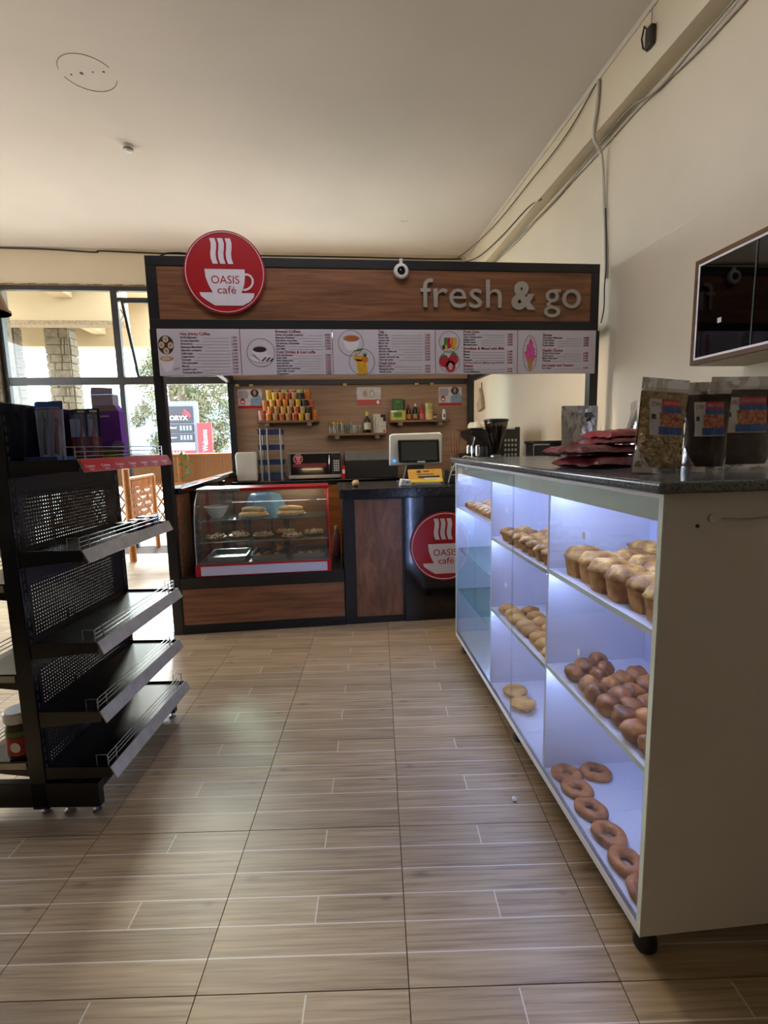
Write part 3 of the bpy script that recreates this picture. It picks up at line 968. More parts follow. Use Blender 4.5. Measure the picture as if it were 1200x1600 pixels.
cb('light_strip', M_led, ((0.020, D2 + T + .001, .16), (0.030, D2 + T + .009, 1.05)), bev=0)  # upright strip added along the divider as extra light for the far bay
M_cglass = glass('case glass', 'f6f8f9', .045, opac=.012, body='c8cbe0')
cb('glass_pane', M_cglass, ((0.0085, T, Z0 + .0305), (0.0125, 1.135, 1.368)), bev=0)
cb('glass_pane', M_cglass, ((0.003, 1.105, Z0 + .0305), (0.007, LEN - T, 1.368)), bev=0)
cb('glass_track', M_steel, ((0.001, T, Z0 + .0302), (0.014, LEN - T, Z0 + .0345)), bev=0)
for y, z in ((0.40, 1.19), (0.41, 0.77), (1.20, 1.17), (1.19, 0.79), (1.93, 1.13), (1.94, 0.93)):
    cb('price_tag', M_plast, ((0.0015, y, z), (0.0029, y + .018, z + .022)), bev=0)
M_gran = mat('speckled granite', '2b2d2f', 0.16, var=0.9, vscale=180, col2='6d7173')
cb('granite_top', M_gran, ((-0.035, -0.035, Z1 + .0005), (DEP + .05, LEN + .03, Z1 + .032)), bev=0.010, seg=4)
for x, y in ((0.06, 0.06), (0.06, 1.12), (0.06, 2.22), (0.52, 0.06), (0.52, 2.22)):
    MB().lathe([(0.026, 0), (0.034, 0.006), (0.034, 0.03), (0.024, 0.05), (0.024, Z0 - .0005)], (x, y, 0), 16).build('foot', M_rubber, case, smooth=40)
MB().tube([(0.16, -0.004, 1.315), (0.22, -0.006, 1.312), (0.34, -0.005, 1.318), (0.48, -0.006, 1.318), (0.598, -0.004, 1.322)], 0.0028, 6).build('cable', M_cablew, case)

def cl(x, y, z=0.0):
    """case coordinates to the room"""
    return Vector((CX + x * math.cos(CA) - y * math.sin(CA), CY + x * math.sin(CA) + y * math.cos(CA), z))

# ---------------- baked goods
def crust(name, c0, c1, c2, sc=22, rough=.6):
    if name in MATS:
        return MATS[name]
    m = bpy.data.materials.new(name)
    m.use_nodes = True
    nt = m.node_tree
    bs = nt.nodes['Principled BSDF']
    bs.inputs['Roughness'].default_value = rough
    tc = nt.nodes.new('ShaderNodeTexCoord')
    oi = nt.nodes.new('ShaderNodeObjectInfo')
    ad = nt.nodes.new('ShaderNodeVectorMath')
    ad.operation = 'ADD'
    ml = nt.nodes.new('ShaderNodeVectorMath')
    ml.operation = 'SCALE'
    cx = nt.nodes.new('ShaderNodeCombineXYZ')
    for i in range(3):
        nt.links.new(oi.outputs['Random'], cx.inputs[i])
    nt.links.new(cx.outputs[0], ml.inputs[0])
    ml.inputs['Scale'].default_value = 9.0
    nt.links.new(tc.outputs['Object'], ad.inputs[0])
    nt.links.new(ml.outputs[0], ad.inputs[1])
    n = nt.nodes.new('ShaderNodeTexNoise')
    n.inputs['Scale'].default_value = sc
    n.inputs['Detail'].default_value = 8
    nt.links.new(ad.outputs[0], n.inputs['Vector'])
    r = nt.nodes.new('ShaderNodeValToRGB')
    r.color_ramp.elements[0].color = lin(c0)
    r.color_ramp.elements[0].position = .32
    r.color_ramp.elements[1].color = lin(c2)
    r.color_ramp.elements[1].position = .68
    e = r.color_ramp.elements.new(.5)
    e.color = lin(c1)
    nt.links.new(n.outputs['Fac'], r.inputs['Fac'])
    nt.links.new(r.outputs['Color'], bs.inputs['Base Color'])
    n2 = nt.nodes.new('ShaderNodeTexNoise')
    n2.inputs['Scale'].default_value = sc * 4
    nt.links.new(ad.outputs[0], n2.inputs['Vector'])
    bp = nt.nodes.new('ShaderNodeBump')
    bp.inputs['Strength'].default_value = .35
    bp.inputs['Distance'].default_value = .004
    nt.links.new(n2.outputs['Fac'], bp.inputs['Height'])
    nt.links.new(bp.outputs['Normal'], bs.inputs['Normal'])
    MATS[name] = m
    return m
M_loaf = crust('golden cake', '8f5a1e', 'b87e34', 'd0994a')
M_loaftop = crust('golden cake top', '6a4012', 'a06c28', 'd0a050')
M_bun = crust('pale bun', '9c5f24', 'c08a3e', 'd8ac62', 12)
M_fried = crust('dark fried dough', '5a2e14', '98582a', 'c8823c', 18, .45)
M_nut = crust('ring doughnut', '7d4420', 'a8622f', 'bc783e', 14, .5)
M_paper = mat('paper case', 'd9c49a', .8, var=.1, vscale=40)
M_choc = crust('marbled icing', '55402f', 'b9a184', 'e0d3bb', 40)

def cake_meshes(seed, w=.052, d=.075, h=.052, top=.040):
    """small square loaf: tapered paper-creased sides and a cracked dome"""
    rr = random.Random(seed)
    b = MB()
    n = 28
    prof = [(0.80, 0), (0.84, .012), (0.93, h * .7), (1.0, h)]
    def ring(k, z, j=0.0):
        out = []
        for i in range(n):
            a = 2 * PI * i / n
            ca, sa = math.cos(a), math.sin(a)
            p = 4.5
            r = 1 / ((abs(ca) ** p + abs(sa) ** p) ** (1 / p))
            f = 1 + (0.025 * math.cos(i * PI) if z < h else 0)
            out.append((w * k * r * ca * f, d * k * r * sa * f, z))
        return out
    vs, fs = [], []
    rings = [ring(k, z) for k, z in prof]
    for r in rings:
        vs += r
    for q in range(len(rings) - 1):
        for i in range(n):
            a, c = q * n + i, q * n + (i + 1) % n
            fs.append((a, c, c + n, a + n))
    fs.append(tuple(range(n))[::-1])
    b.add(vs, fs)
    t = MB()
    vs, fs = [], []
    lay = [(1.04, h - .004), (1.06, h + .006), (.96, h + top * .45), (.72, h + top * .85), (.40, h + top)]
    for k, z in lay:
        for p in ring(k, z + 1):
            v = Vector((p[0], p[1], p[2] - 1))
            v.z += .012 * noise.noise(Vector((v.x * 40 + seed, v.y * 40, seed))) * (z > h)
            vs.append(v)
    for q in range(len(lay) - 1):
        for i in range(n):
            a, c = q * n + i, q * n + (i + 1) % n
            fs.append((a, c, c + n, a + n))
    vs.append((0, 0, h + top * 1.02))
    e = len(vs) - 1
    for i in range(n):
        fs.append(((len(lay) - 1) * n + i, (len(lay) - 1) * n + (i + 1) % n, e))
    t.add(vs, fs)
    return b, t

def make_cake(seed, name, m0, m1, **k):
    b, t = cake_meshes(seed, **k)
    r = b.build(name, m0, smooth=50)
    t.build('cake_top', m1, r, smooth=60)
    return r

protos = {}
def place(kind, variants, x, y, z, label, cat, group, rz=None, s=1.0, rx=0.0):
    """first use takes the prototype itself, later uses copy it with its parts"""
    lst = protos[kind]
    i = random.randrange(len(lst)) if variants is None else variants % len(lst)
    o, used = lst[i]
    if used:
        c = o.copy()
        COL.objects.link(c)
        for ch in o.children:
            cc_ = ch.copy()
            COL.objects.link(cc_)
            cc_.parent = c
    else:
        c = o
        lst[i] = (o, True)
    c.location = cl(x, y, z)
    c.rotation_euler = (rx, 0, CA + (random.uniform(-.25, .25) if rz is None else rz))
    c.scale = (s, s, s)
    tag(c, label, cat, group)
    return c

# queen cakes, near bay, top shelf
protos['queen'] = [(make_cake(s, 'loaf_cake', M_loaf, M_loaftop, w=.047, d=.066, h=.072, top=.040), False) for s in (1, 2, 3)]
rowsq = [(0.100, 6, .085, 'front'), (0.236, 5, .10, 'middle'), (0.360, 3, .11, 'back')]
for r, (x, n, y0, nm) in enumerate(rowsq):
    for i in range(n):
        place('queen', None, x + random.uniform(-.01, .01), y0 + i * .1025 + random.uniform(-.006, .006), 1.0105,
              'golden loaf cake, %s row of the top near shelf, %s from near end' % (nm, ORD[i]), 'cake', 'loaf cakes on the top near shelf', rz=PI / 2 + random.uniform(-.18, .18))
bl = make_cake(9, 'loaf_cake', M_loaf, M_loaftop, w=.055, d=.115, h=.105, top=.022)
bl.location = cl(.350, .53, 1.0105)
bl.rotation_euler = (0, 0, CA + .12)
tag(bl, 'large pale loaf cake standing behind the small cakes on the top shelf', 'cake')

# small fluted muffins, middle bay, top shelf
def make_muffin(seed):
    b = MB()
    n = 28
    vs, fs = [], []
    for k, z in ((.72, 0), (.86, .022), (1.0, .044)):
        for i in range(n):
            a = 2 * PI * i / n
            r = .036 * k * (1 + .05 * (1 if i % 2 else -1))
            vs.append((r * math.cos(a), r * math.sin(a), z))
    for q in range(2):
        for i in range(n):
            a, c = q * n + i, q * n + (i + 1) % n
            fs.append((a, c, c + n, a + n))
    fs.append(tuple(range(n))[::-1])
    b.add(vs, fs)
    r = b.build('muffin', M_loaf, smooth=20)
    t = MB()
    t.ball((0, 0, .046), .042, 18, 8, .35, 9, seed, (1, 1, .55))
    t.build('cake_top', M_loaftop, r, smooth=60)
    return r
protos['muffin'] = [(make_muffin(s), False) for s in (1.3, 4.1)]
for r, (x, n, nm) in enumerate(((.065, 7, 'front'), (.150, 7, 'second'), (.235, 6, 'back'))):
    for i in range(n):
        place('muffin', None, x, D1 + .085 + i * .092 + random.uniform(-.006, .006), 1.0005,
              'fluted muffin, %s row of the top middle shelf, %s from near end' % (nm, ORD[i]), 'muffin', 'muffins on the top middle shelf', s=1.06)

# buns, middle bay, second shelf
def make_bun(seed, sq=(1, .8, .58), name='bun', m=None, r=.05):
    b = MB()
    b.ball((0, 0, r * .50), r, 20, 10, .22, 7, seed, sq)
    for i, v in enumerate(b.v):
        v.z = max(v.z, 0.0) if v.z > 0 else 0.0
    return b.build(name, m or M_bun, smooth=60)
protos['bun'] = [(make_bun(s), False) for s in (2.2, 5.7, 8.1)]
for r, (x, n, nm) in enumerate(((.077, 8, 'front'), (.175, 7, 'second'), (.270, 5, 'back'))):
    for i in range(n):
        place('bun', None, x + random.uniform(-.008, .008), D1 + .075 + i * .082 + random.uniform(-.005, .005) + (.02 if r == 1 else 0), .5925,
              'golden bun, %s row of the middle shelf, %s from near end' % (nm, ORD[i]), 'bun', 'buns on the middle shelf of the case', s=1.0, rz=random.uniform(-.3, .3))

# fried dough balls, near bay, second shelf
def make_ball(seed):
    b = MB()
    b.ball((0, 0, .034), .036, 22, 14, .22, 5, seed, (1.0, 1.12, .92))
    for v in b.v:
        v.z = max(v.z, 0.0)
    return b.build('dough_ball', M_fried, smooth=60)
protos['ball'] = [(make_ball(s), False) for s in (1.1, 3.4, 6.6, 9.2)]
rb = random.Random(12)
rowsb = [(.064, [.08, .16, .235, .31, .385, .46, .55], 'first'), (.125, [.06, .135, .21, .285, .36, .435, .51, .60], 'second'), (.195, [.07, .145, .22, .30, .38, .46, .56, .64], 'third'),
         (.265, [.06, .14, .215, .30, .42, .50], 'fourth'), (.325, [.05, .20, .28, .44], 'fifth'), (.378, [.12, .36], 'back')]
for x, ys, nm in rowsb:
    for i, y in enumerate(ys):
        place('ball', None, x + rb.uniform(-.010, .010), y + rb.uniform(-.006, .006), .6055,
              'brown fried dough ball, %s row from the glass, %s from near end' % (nm, ORD[i]), 'dough ball', 'fried dough balls on the middle near shelf', rz=rb.uniform(-3, 3), s=rb.uniform(.93, 1.05))

# ring doughnuts on the case floor
def make_ring(seed):
    b = MB()
    vs, fs = [], []
    n, m = 32, 14
    for i in range(n):
        a = 2 * PI * i / n
        for k in range(m):
            t = 2 * PI * k / m
            R, r = .045, .0225
            q = 1 + .16 * noise.noise(Vector((math.cos(a) * 1.8 + seed, math.sin(a) * 1.8, t * .25)))
            vs.append(((R + r * q * math.cos(t)) * math.cos(a) * .95, (R + r * q * math.cos(t)) * math.sin(a) * 1.12, .021 + r * q * .92 * math.sin(t)))
    for i in range(n):
        for k in range(m):
            fs.append((i * m + k, ((i + 1) % n) * m + k, ((i + 1) % n) * m + (k + 1) % m, i * m + (k + 1) % m))
    b.add(vs, fs)
    for v in b.v:
        v.z = max(v.z, 0.0)
    return b.build('ring_doughnut', M_nut, smooth=60)
protos['ring'] = [(make_ring(s), False) for s in (1.7, 4.4)]
rl = ['ring doughnut against the near end of the case floor', 'second ring doughnut from the near end along the glass', 'third ring doughnut from the near end along the glass',
      'fourth ring doughnut from the near end along the glass', 'fifth ring doughnut from the near end along the glass', 'far ring doughnut touching the divider on the case floor']
for i, (x, y) in enumerate(((.078, .092), (.080, .202), (.084, .318), (.082, .440), (.083, .552), (.083, .643))):
    place('ring', i, x, y, Z0 + .0305, rl[i], 'doughnut', 'ring doughnuts on the case floor', rz=.2 * i, s=.84)
place('ring', 1, .205, .640, Z0 + .0305, 'dark ring doughnut set back from the row on the case floor', 'doughnut', 'ring doughnuts on the case floor', rz=1.2, s=.84)

# two flat breads on the floor of the middle bay
for i, (x, y, z, rx) in enumerate(((.096, D1 + .470, .131, 0.0), (.106, D1 + .605, .131, 0.0))):
    o = make_bun(3.3 + i, (1, 1, .36), 'flat_bread', M_bun, .066)
    o.location = cl(x, y, z)
    tag(o, ['nearer pale flat bread on the case floor', 'farther pale flat bread on the case floor'][i], 'bread', 'flat breads on the case floor')

# iced slices on the top shelf of the far bay
def make_slice(seed):
    b = MB()
    b.ball((0, 0, .030), .046, 18, 8, .2, 8, seed, (.78, 1.25, .62))
    for v in b.v:
        v.z = max(v.z, 0.0)
    r = b.build('iced_cake', M_loaf, smooth=60)
    t = MB()
    t.ball((0, 0, .043), .036, 16, 6, .2, 8, seed + 1, (.78, 1.3, .42))
    t.build('icing', M_choc, r, smooth=60)
    return r
protos['slice'] = [(make_slice(s), False) for s in (1.0, 2.6)]
for r, (x, nm) in enumerate(((.084, 'front'), (.205, 'second'), (.325, 'back'))):
    for i in range(8):
        place('slice', i, x, D2 + .075 + i * .085, 1.0675, 'iced oval cake, %s row of the far top shelf, %s from near end' % (nm, ORD[i]), 'cake', 'iced cakes on the far top shelf', rz=PI / 2)
# ------------------------------------------------------------------ black gondola rack on the left
RA = -0.123
RX, RY = -1.28, 2.07
rack = thing('shelf_rack', 'black perforated gondola rack with silver price rails on the left', 'rack', (RX, RY, 0), RA)
M_rack = mat('black rack enamel', '0a0a0d', 0.24, var=0.2, vscale=6)
M_rail = mat('silver price rail', 'aaa598', 0.36, metal=.25, var=0.15, vscale=20)
M_wire = mat('chrome wire', 'a2a4a8', 0.25, metal=.8)
def perforated():
    m = bpy.data.materials.new('perforated black steel')
    m.use_nodes = True
    nt = m.node_tree
    bs = nt.nodes['Principled BSDF']
    bs.inputs['Base Color'].default_value = lin('101014')
    bs.inputs['Roughness'].default_value = .33
    out = nt.nodes['Material Output']
    tc = nt.nodes.new('ShaderNodeTexCoord')
    sp = nt.nodes.new('ShaderNodeSeparateXYZ')
    nt.links.new(tc.outputs['Object'], sp.inputs[0])
    def MA(op, a, b_=None):
        n = nt.nodes.new('ShaderNodeMath')
        n.operation = op
        for i, x in enumerate((a, b_)):
            if x is None:
                continue
            if isinstance(x, (int, float)):
                n.inputs[i].default_value = x
            else:
                nt.links.new(x, n.inputs[i])
        return n.outputs[0]
    pit = .0155
    def cell(v):
        return MA('ABSOLUTE', MA('SUBTRACT', MA('FRACT', MA('DIVIDE', v, pit)), .5))
    cy, cz = cell(sp.outputs[1]), cell(sp.outputs[2])
    d = MA('SQRT', MA('ADD', MA('MULTIPLY', cy, cy), MA('MULTIPLY', cz, cz)))
    hole = MA('LESS_THAN', d, .18)
    # holes only inside the field of the sheet, plain border outside it
    iny = MA('MULTIPLY', MA('GREATER_THAN', sp.outputs[1], .05), MA('LESS_THAN', sp.outputs[1], .72))
    inz = MA('MULTIPLY', MA('GREATER_THAN', sp.outputs[2], .075), MA('LESS_THAN', sp.outputs[2], .31))
    hole = MA('MULTIPLY', hole, MA('MULTIPLY', iny, inz))
    tr = nt.nodes.new('ShaderNodeBsdfTransparent')
    mx = nt.nodes.new('ShaderNodeMixShader')
    nt.links.new(hole, mx.inputs[0])
    nt.links.new(bs.outputs[0], mx.inputs[1])
    nt.links.new(tr.outputs[0], mx.inputs[2])
    nt.links.new(mx.outputs[0], out.inputs['Surface'])
    return m
M_perf = perforated()
RL = 0.765
def rb_(name, m, *boxes, parent=None, bev=0.002, loc=None):
    b = MB()
    for a, c in boxes:
        b.box(a, c)
    return b.build(name, m, parent or rack, bev=bev, loc=loc)
for y in (-0.005, RL - .03):
    up = rb_('upright', M_rack, ((-0.012, y, 0.02), (0.055, y + .035, 1.70)))
    sl = MB()
    for k in range(40):
        sl.box((0.0552, y + .012, .12 + k * .039), (0.0556, y + .022, .142 + k * .039))
    sl.build('slot_row', M_ink, up)
for z0, hh in ((0.13, .26), (0.391, .30), (0.692, .37), (1.063, .376)):
    rb_('back_sheet', M_perf, ((0.050, 0.03, 0), (0.052, RL - .03, hh)), loc=(0, 0, z0), bev=0)
rb_('back_sheet', M_rack, ((0.050, 0.03, 0), (0.052, RL - .03, 0.26)), loc=(0, 0, 1.44), bev=0)
rb_('top_cap', M_rack, ((-0.014, -0.006, 1.70), (0.057, RL + .006, 1.712)))
rb_('kick_plate', M_rack, ((0.20, 0.01, 0.03), (0.215, RL - .01, 0.15)))
rb_('base_foot', M_rack, ((-0.30, -0.005, 0.03), (0.275, 0.03, 0.14)))
rb_('base_foot', M_rack, ((-0.30, RL - .035, 0.03), (0.275, RL, 0.14)))
for x in (-0.28, 0.03, 0.13, 0.25):
    for y in (0.012, RL - .015):
        MB().lathe([(.018, 0), (.018, .008), (.006, .010), (.006, .035)], (x, y, 0), 12).build('levelling_foot', M_steel, rack, smooth=40)
def rack_shelf(z, p=.325, side=1, rail=True, redstrip=False, base=False):
    x0 = .056 if side > 0 else -.013
    def X(v):
        return v if side > 0 else -v + .04
    s = rb_('shelf', M_rack, ((x0, 0.004, z - .032), (X(p) , RL - .004, z - .006)))
    for y in (0.0, RL - .004):
        b = MB()
        hgt = .045 if not base else .03
        b.prism([(x0, z - hgt - .02), (X(p - .05), z - .042), (X(p + .003), z - .042), (X(p + .003), z + .004), (x0, z + .004)], y, y + .003, 'xz')
        b.build('bracket', M_rack, s)
    if rail:
        b = MB()
        b.prism([(X(p + .006), z + .006), (X(p + .030), z - .044), (X(p + .026), z - .046), (X(p + .001), z + .004)], -0.002, RL + .002, 'xz')
        r = b.build('price_rail', M_rail, s)
    f = MB()
    xf = X(p - .012)
    for h in (.016, .034, .052):
        f.tube([(xf, .012, z + h), (xf, RL - .012, z + h)], .0024, 6)
    for y in (.012, .075, RL - .075, RL - .012):
        f.tube([(xf, y, z - .004), (xf, y, z + .052)], .003, 6)
    for y in (.012, RL - .012):
        f.tube([(xf, y, z + .052), (X(p - .06), y, z + .052), (X(p - .06), y, z - .004)], .0018, 6)
    f.build('wire_guard', M_wire, s, smooth=60)
    return s
sh1 = rack_shelf(1.486, .325, rail=True)
strip = MB()
M_promo = mat('red promo strip', 'b01722', .4, var=.05)
strip.prism([(.334, 1.490), (.357, 1.441), (.3585, 1.4415), (.3355, 1.4905)], .0, RL, 'xz')
ps = strip.build('promo_strip', M_promo, sh1)
for k in range(7):
    yy = RL - .012 - k * .108
    text('lettering', 'Colgate', M_signwhite, ps, (.3505, yy - .092, 1.4585), rot=(math.radians(90 - 25), 0, PI / 2), width=.062, height=.015, extrude=.0003, valign='BOTTOM_BASELINE')
    sm = MB()
    sm.tube([(.3555 - .0005 * abs(q) ** 0, yy - .061 + .0075 * q, 1.4475 + .0011 * q * q) for q in (-2, -1, 0, 1, 2)], .0012, 5)
    sm.build('smile_mark', M_signwhite, ps)
rack_shelf(1.130, .305)
rack_shelf(0.750, .328)
rack_shelf(0.453, .310)
rack_shelf(0.205, .330, base=True)
for z in (0.235, 0.62, 1.0, 1.37):
    s = rack_shelf(z, .30, side=-1, rail=False)
    MB().box((-.262, -.004, z - .030), (-.02, -.0005, z - .002)).build('end_strip', M_rail, s)

def rloc(x, y, z=0.0):
    return Vector((RX + x * math.cos(RA) - y * math.sin(RA), RY + x * math.sin(RA) + y * math.cos(RA), z))

# toothbrush packs
M_blister = glass('clear blister', 'e8ecf6', .10, rough=.08, opac=.10, body='cfd8ee')
M_cardblue = mat('blue card', '3c5fae', .5, var=.2, vscale=20)
M_cardpale = mat('pale blue card', 'c3cdea', .5, var=.25, vscale=25)
M_cardred = mat('red card', 'a81722', .5, var=.15)
M_cardblk = mat('black card', '18161a', .5, var=.2)
def brush_pack(label, x, y, rz, lean, style, h=.235, w=.052):
    t = thing('toothbrush_pack', label, 'toothbrush', rloc(x, y, 1.4805), RA + rz, 'toothbrush packs on the top rack shelf')
    t.rotation_euler = (lean, 0, RA + rz)
    c0 = M_cardpale if style < 2 else M_cardblk
    MB().box((-w / 2, 0, 0), (w / 2, .002, h)).build('card', c0, t)
    if style < 2:
        MB().box((-w / 2, -.0008, h * .86), (w / 2, -.0001, h)).build('header_print', M_cardblue, t)
        MB().prism([(-w * .4, h * .08), (w * .15, h * .02), (w * .45, h * .45), (w * .1, h * .62)], -.0008, -.0001).build('flash_print', mat('white card print', 'd9def0', .5), t)
        cols = ('3f9a6a', '24284a') if style == 0 else ('c97f86', '6a1f4a')
    else:
        MB().box((-w / 2, -.0008, 0), (w / 2, -.0001, h * .46)).build('red_print', M_cardred, t)
        MB().prism([(-w / 2, h * .46), (w * .2, h * .46), (0, h * .8), (-w / 2, h * .82)], -.0008, -.0001).build('flash_print', mat('white card print', 'd9def0', .5), t)
        MB().box((-w * .3, -.0009, h * .93), (w * .3, -.0001, h * .97)).build('hang_print', M_plast, t)
        cols = ('1d1a20', 'a0402a')
    MB().tube([(-.004, -.010, .03), (-.002, -.012, .09), (.002, -.009, .15), (.003, -.010, .20)], .0045, 7, radii=[.0065, .006, .004, .0035]).build('brush_handle', mat('brush ' + cols[1], cols[1], .35, var=.1), t, smooth=50)
    MB().box((-.005, -.020, .178), (.009, -.011, .205)).build('bristles', mat('bristle ' + cols[0], cols[0], .7, var=.2, vscale=90), t, bev=.002)
    b = MB()
    b.box((-w * .38, -.024, .012), (w * .38, -.0005, h * .90))
    b.build('blister', M_blister, t, bev=.006)
    return t
A = [(.092, .200, .75, 0), (.106, .16, .7, 0), (.130, .125, .25, 0), (.180, .120, .1, 1)]
LA = ['leftmost clear toothbrush pack with blue header, seen from its edge', 'second clear toothbrush pack with blue header, half hidden by its neighbours',
      'toothbrush pack with green bristles on a pale blue card', 'toothbrush pack with pink bristles on a pale blue card']
for (x, y, rz, s), l in zip(A, LA):
    brush_pack(l, x, y, rz, -.06, s, h=.245)
tr = thing('display_tray', 'shallow blue cardboard tray under the clear toothbrush packs', 'tray', rloc(.14, .13, 1.4802), RA)
B_ = [(.125, .345, .5, 2), (.148, .325, .45, 2), (.172, .300, .15, 2), (.196, .335, .3, 2), (.232, .290, .1, 2)]
LB = ['leftmost red and black toothbrush pack, seen half from the side', 'second red and black toothbrush pack from the left', 'middle red and black toothbrush pack, set forward',
      'fourth red and black toothbrush pack, set back between two others', 'rightmost red and black toothbrush pack, next to the purple box']
for (x, y, rz, s), l in zip(B_, LB):
    brush_pack(l, x, y, rz, -.04, s, h=.225)
b = MB()
b.box((-.075, -.052, 0), (.06, -.050, .022)).box((-.075, .05, 0), (.06, .052, .022)).box((-.075, -.05, 0), (-.073, .05, .022)).box((.058, -.05, 0), (.06, .05, .022))
b.build('rim', M_cardblue, tr)
MB().box((-.073, -.05, 0), (.058, .05, .002)).build('floor_sheet', M_cardblue, tr)

# purple box with a yellow foot, and a white box behind it
pb = thing('toothpaste_box', 'purple and yellow cardboard box beside the red toothbrush packs', 'box', rloc(.185, .47, 1.4805), RA + .05)
MB().prism([(-.070, 0), (.070, 0), (.066, .225), (.045, .255), (-.045, .252), (-.064, .225)], 0, .055).build('carton', mat('purple card', '8a4cc0', .45, var=.08), pb, bev=.002)
MB().box((-.069, -.001, 0.002), (.069, -.0002, .050)).build('yellow_print', mat('yellow print', 'c9c51f', .5, var=.1), pb)
MB().prism([(-.064, .226), (.064, .226), (.044, .254), (-.044, .251)], -.001, -.0002).build('grey_flap', mat('grey card', '9a8f86', .6), pb)
MB().lathe([(.0, 0), (.030, 0), (.030, .0008), (0, .0008)], (.050, -.0002, .058), 18, m=Matrix.Rotation(PI / 2, 3, 'X')).build('cloud_print', mat('lilac print', 'b79ad6', .5), pb)
MB().box((-.050, -.0009, .198), (.018, -.0002, .206)).build('title_print', M_signwhite, pb)
wbx = thing('white_carton', 'plain white carton with an open flap behind the toothbrush packs', 'box', rloc(.115, .58, 1.4805), RA - .05)
MB().box((-.055, 0, 0), (.055, .05, .315)).build('carton', mat('white card', 'c6c0c8', .6, var=.05), wbx, bev=.002)
MB().prism([(-.055, .3155), (.055, .3155), (.058, .345), (-.050, .352)], 0, .002).build('flap', mat('white card', 'c6c0c8', .6), wbx)

# dark boxes on the second shelf
for k, (x, y, c, nm) in enumerate(((.19, .560, '2b2036', 'dark plum'), (.225, .624, '8c2234', 'crimson'), (.235, .690, '5b5aa8', 'violet'))):
    t = thing('small_carton', '%s small carton lying at the far end of the second rack shelf' % nm, 'box', rloc(x, y, 1.1245), RA, 'small cartons on the second rack shelf')
    MB().box((-.045, -.03, 0), (.045, .03, .036 + .006 * k)).build('carton', mat(nm + ' card', c, .4, var=.1), t, bev=.002)
    MB().box((.0452, -.022, .008), (.0458, .022, .020)).build('label_print', M_signwhite, t)

# jar on the far side shelf
jar = thing('spread_jar', 'plastic jar with a white lid and red label on the left rack shelf', 'jar', rloc(-.085, .075, .2295), RA)
MB().lathe([(.050, 0), (.056, .008), (.056, .13), (.050, .15), (.046, .16)], (0, 0, 0), 24).build('body', mat('brown jar', '4b3a20', .3, var=.2), jar, smooth=40)
MB().lathe([(.0566, .02), (.0568, .10)], (0, 0, 0), 24).build('label_band', mat('red jar label', 'a8301c', .5, var=.3, vscale=30), jar, smooth=40)
MB().lathe([(.0567, .105), (.0567, .125)], (0, 0, 0), 24).build('green_band', mat('green jar label', '4f7a2c', .5, var=.2), jar, smooth=40)
MB().lathe([(.0, .1605), (.056, .1605), (.058, .166), (.058, .20), (.052, .206), (0, .206)], (0, 0, 0), 24).build('lid', M_plast, jar, smooth=40)
MB().lathe([(0, 0), (.022, 0), (.022, .0008), (0, .0008)], (.012, -.0568, .06), 16, m=Matrix.Rotation(PI / 2, 3, 'X')).build('label_spot', M_signwhite, jar)

# woven lampshade hanging at the left edge of the view
lampS = thing('pendant_lampshade', 'woven brown pendant lampshade hanging at the left edge', 'lamp', (-3.03, 5.0, 2.78))
M_weave = mat('woven straw', '8a6440', .85, var=.4, vscale=60, bump=.8, bscale=90, stretch=(1, 1, 6))
MB().lathe([(.215, 0), (.205, .03), (.185, .10), (.150, .20), (.100, .27), (.05, .30), (.04, .31)], (0, 0, 0), 28, cap=False).build('shade', M_weave, lampS, smooth=60)
MB().tube([(0, 0, .30), (0, 0, CEIL - 2.78)], .005, 6).build('cord', M_cable, lampS)
MB().lathe([(.222, -.006), (.222, .016), (.205, .016), (.205, -.006), (.222, -.006)], (0, 0, 0), 28).build('rim', M_weave, lampS, smooth=40)
# ------------------------------------------------------------------ pastry warmer
WX0, WX1, WY0, WY1, WZ = -1.110, 0.000, 4.105, 4.60, 0.4705
wm = thing('pastry_warmer', 'red framed countertop pastry warmer with curved glass front', 'display case', (-0.555, 4.35, WZ))
WO = (-0.555, 4.35, WZ)
def wb_(name, m, *boxes, parent=None, bev=.002, **k):
    b = MB(WO)
    for a, c in boxes:
        b.box(a, c)
    return b.build(name, m, parent or wm, bev=bev, **k)
M_panelw = mat('white light panel', 'c9c9dc', .4, var=.03)
bs_ = wb_('base', M_red, ((WX0, WY0, WZ), (WX1, WY1, WZ + .10)), bev=.004)
wb_('front_panel', M_panelw, ((WX0 + .045, WY0 - .003, WZ + .012), (WX1 - .035, WY0 - .0002, WZ + .088)), parent=bs_, bev=0)
ZT = 1.165
side = [(WY0 + .012, WZ + .1005), (WY0 + .015, .80), (WY0 + .035, .95), (WY0 + .085, 1.07), (WY0 + .16, 1.14), (WY0 + .21, ZT - .006), (WY1 - .012, ZT - .006), (WY1 - .012, WZ + .1005)]
M_wglass = glass('warmer glass', 'f4f8f8', .07, opac=.03)
for x, nm, mm in ((WX0 + .008, 'left', M_steel), (WX1 - .012, 'right', M_red)):
    MB(WO).prism(side, x, x + .004, 'yz').build('side_glass', M_wglass, wm)
    MB(WO).tube([(x + .002, a, c) for a, c in side[:6]], .006, 8).build('side_trim', M_steel if nm == 'left' else M_red, wm, smooth=50)
fg = MB(WO)
fg.sweep(side[:6], WX0 + .010, WX1 - .010, 'yz')
fg.build('curved_glass', M_wglass, wm, smooth=80)
wb_('top_panel', M_red, ((WX0 + .004, WY0 + .195, ZT - .006), (WX1 - .004, WY1, ZT + .018)))
wb_('top_trim', M_steel, ((WX0 + .004, WY0 + .185, ZT - .008), (WX0 + .36, WY0 + .1945, ZT + .016)))
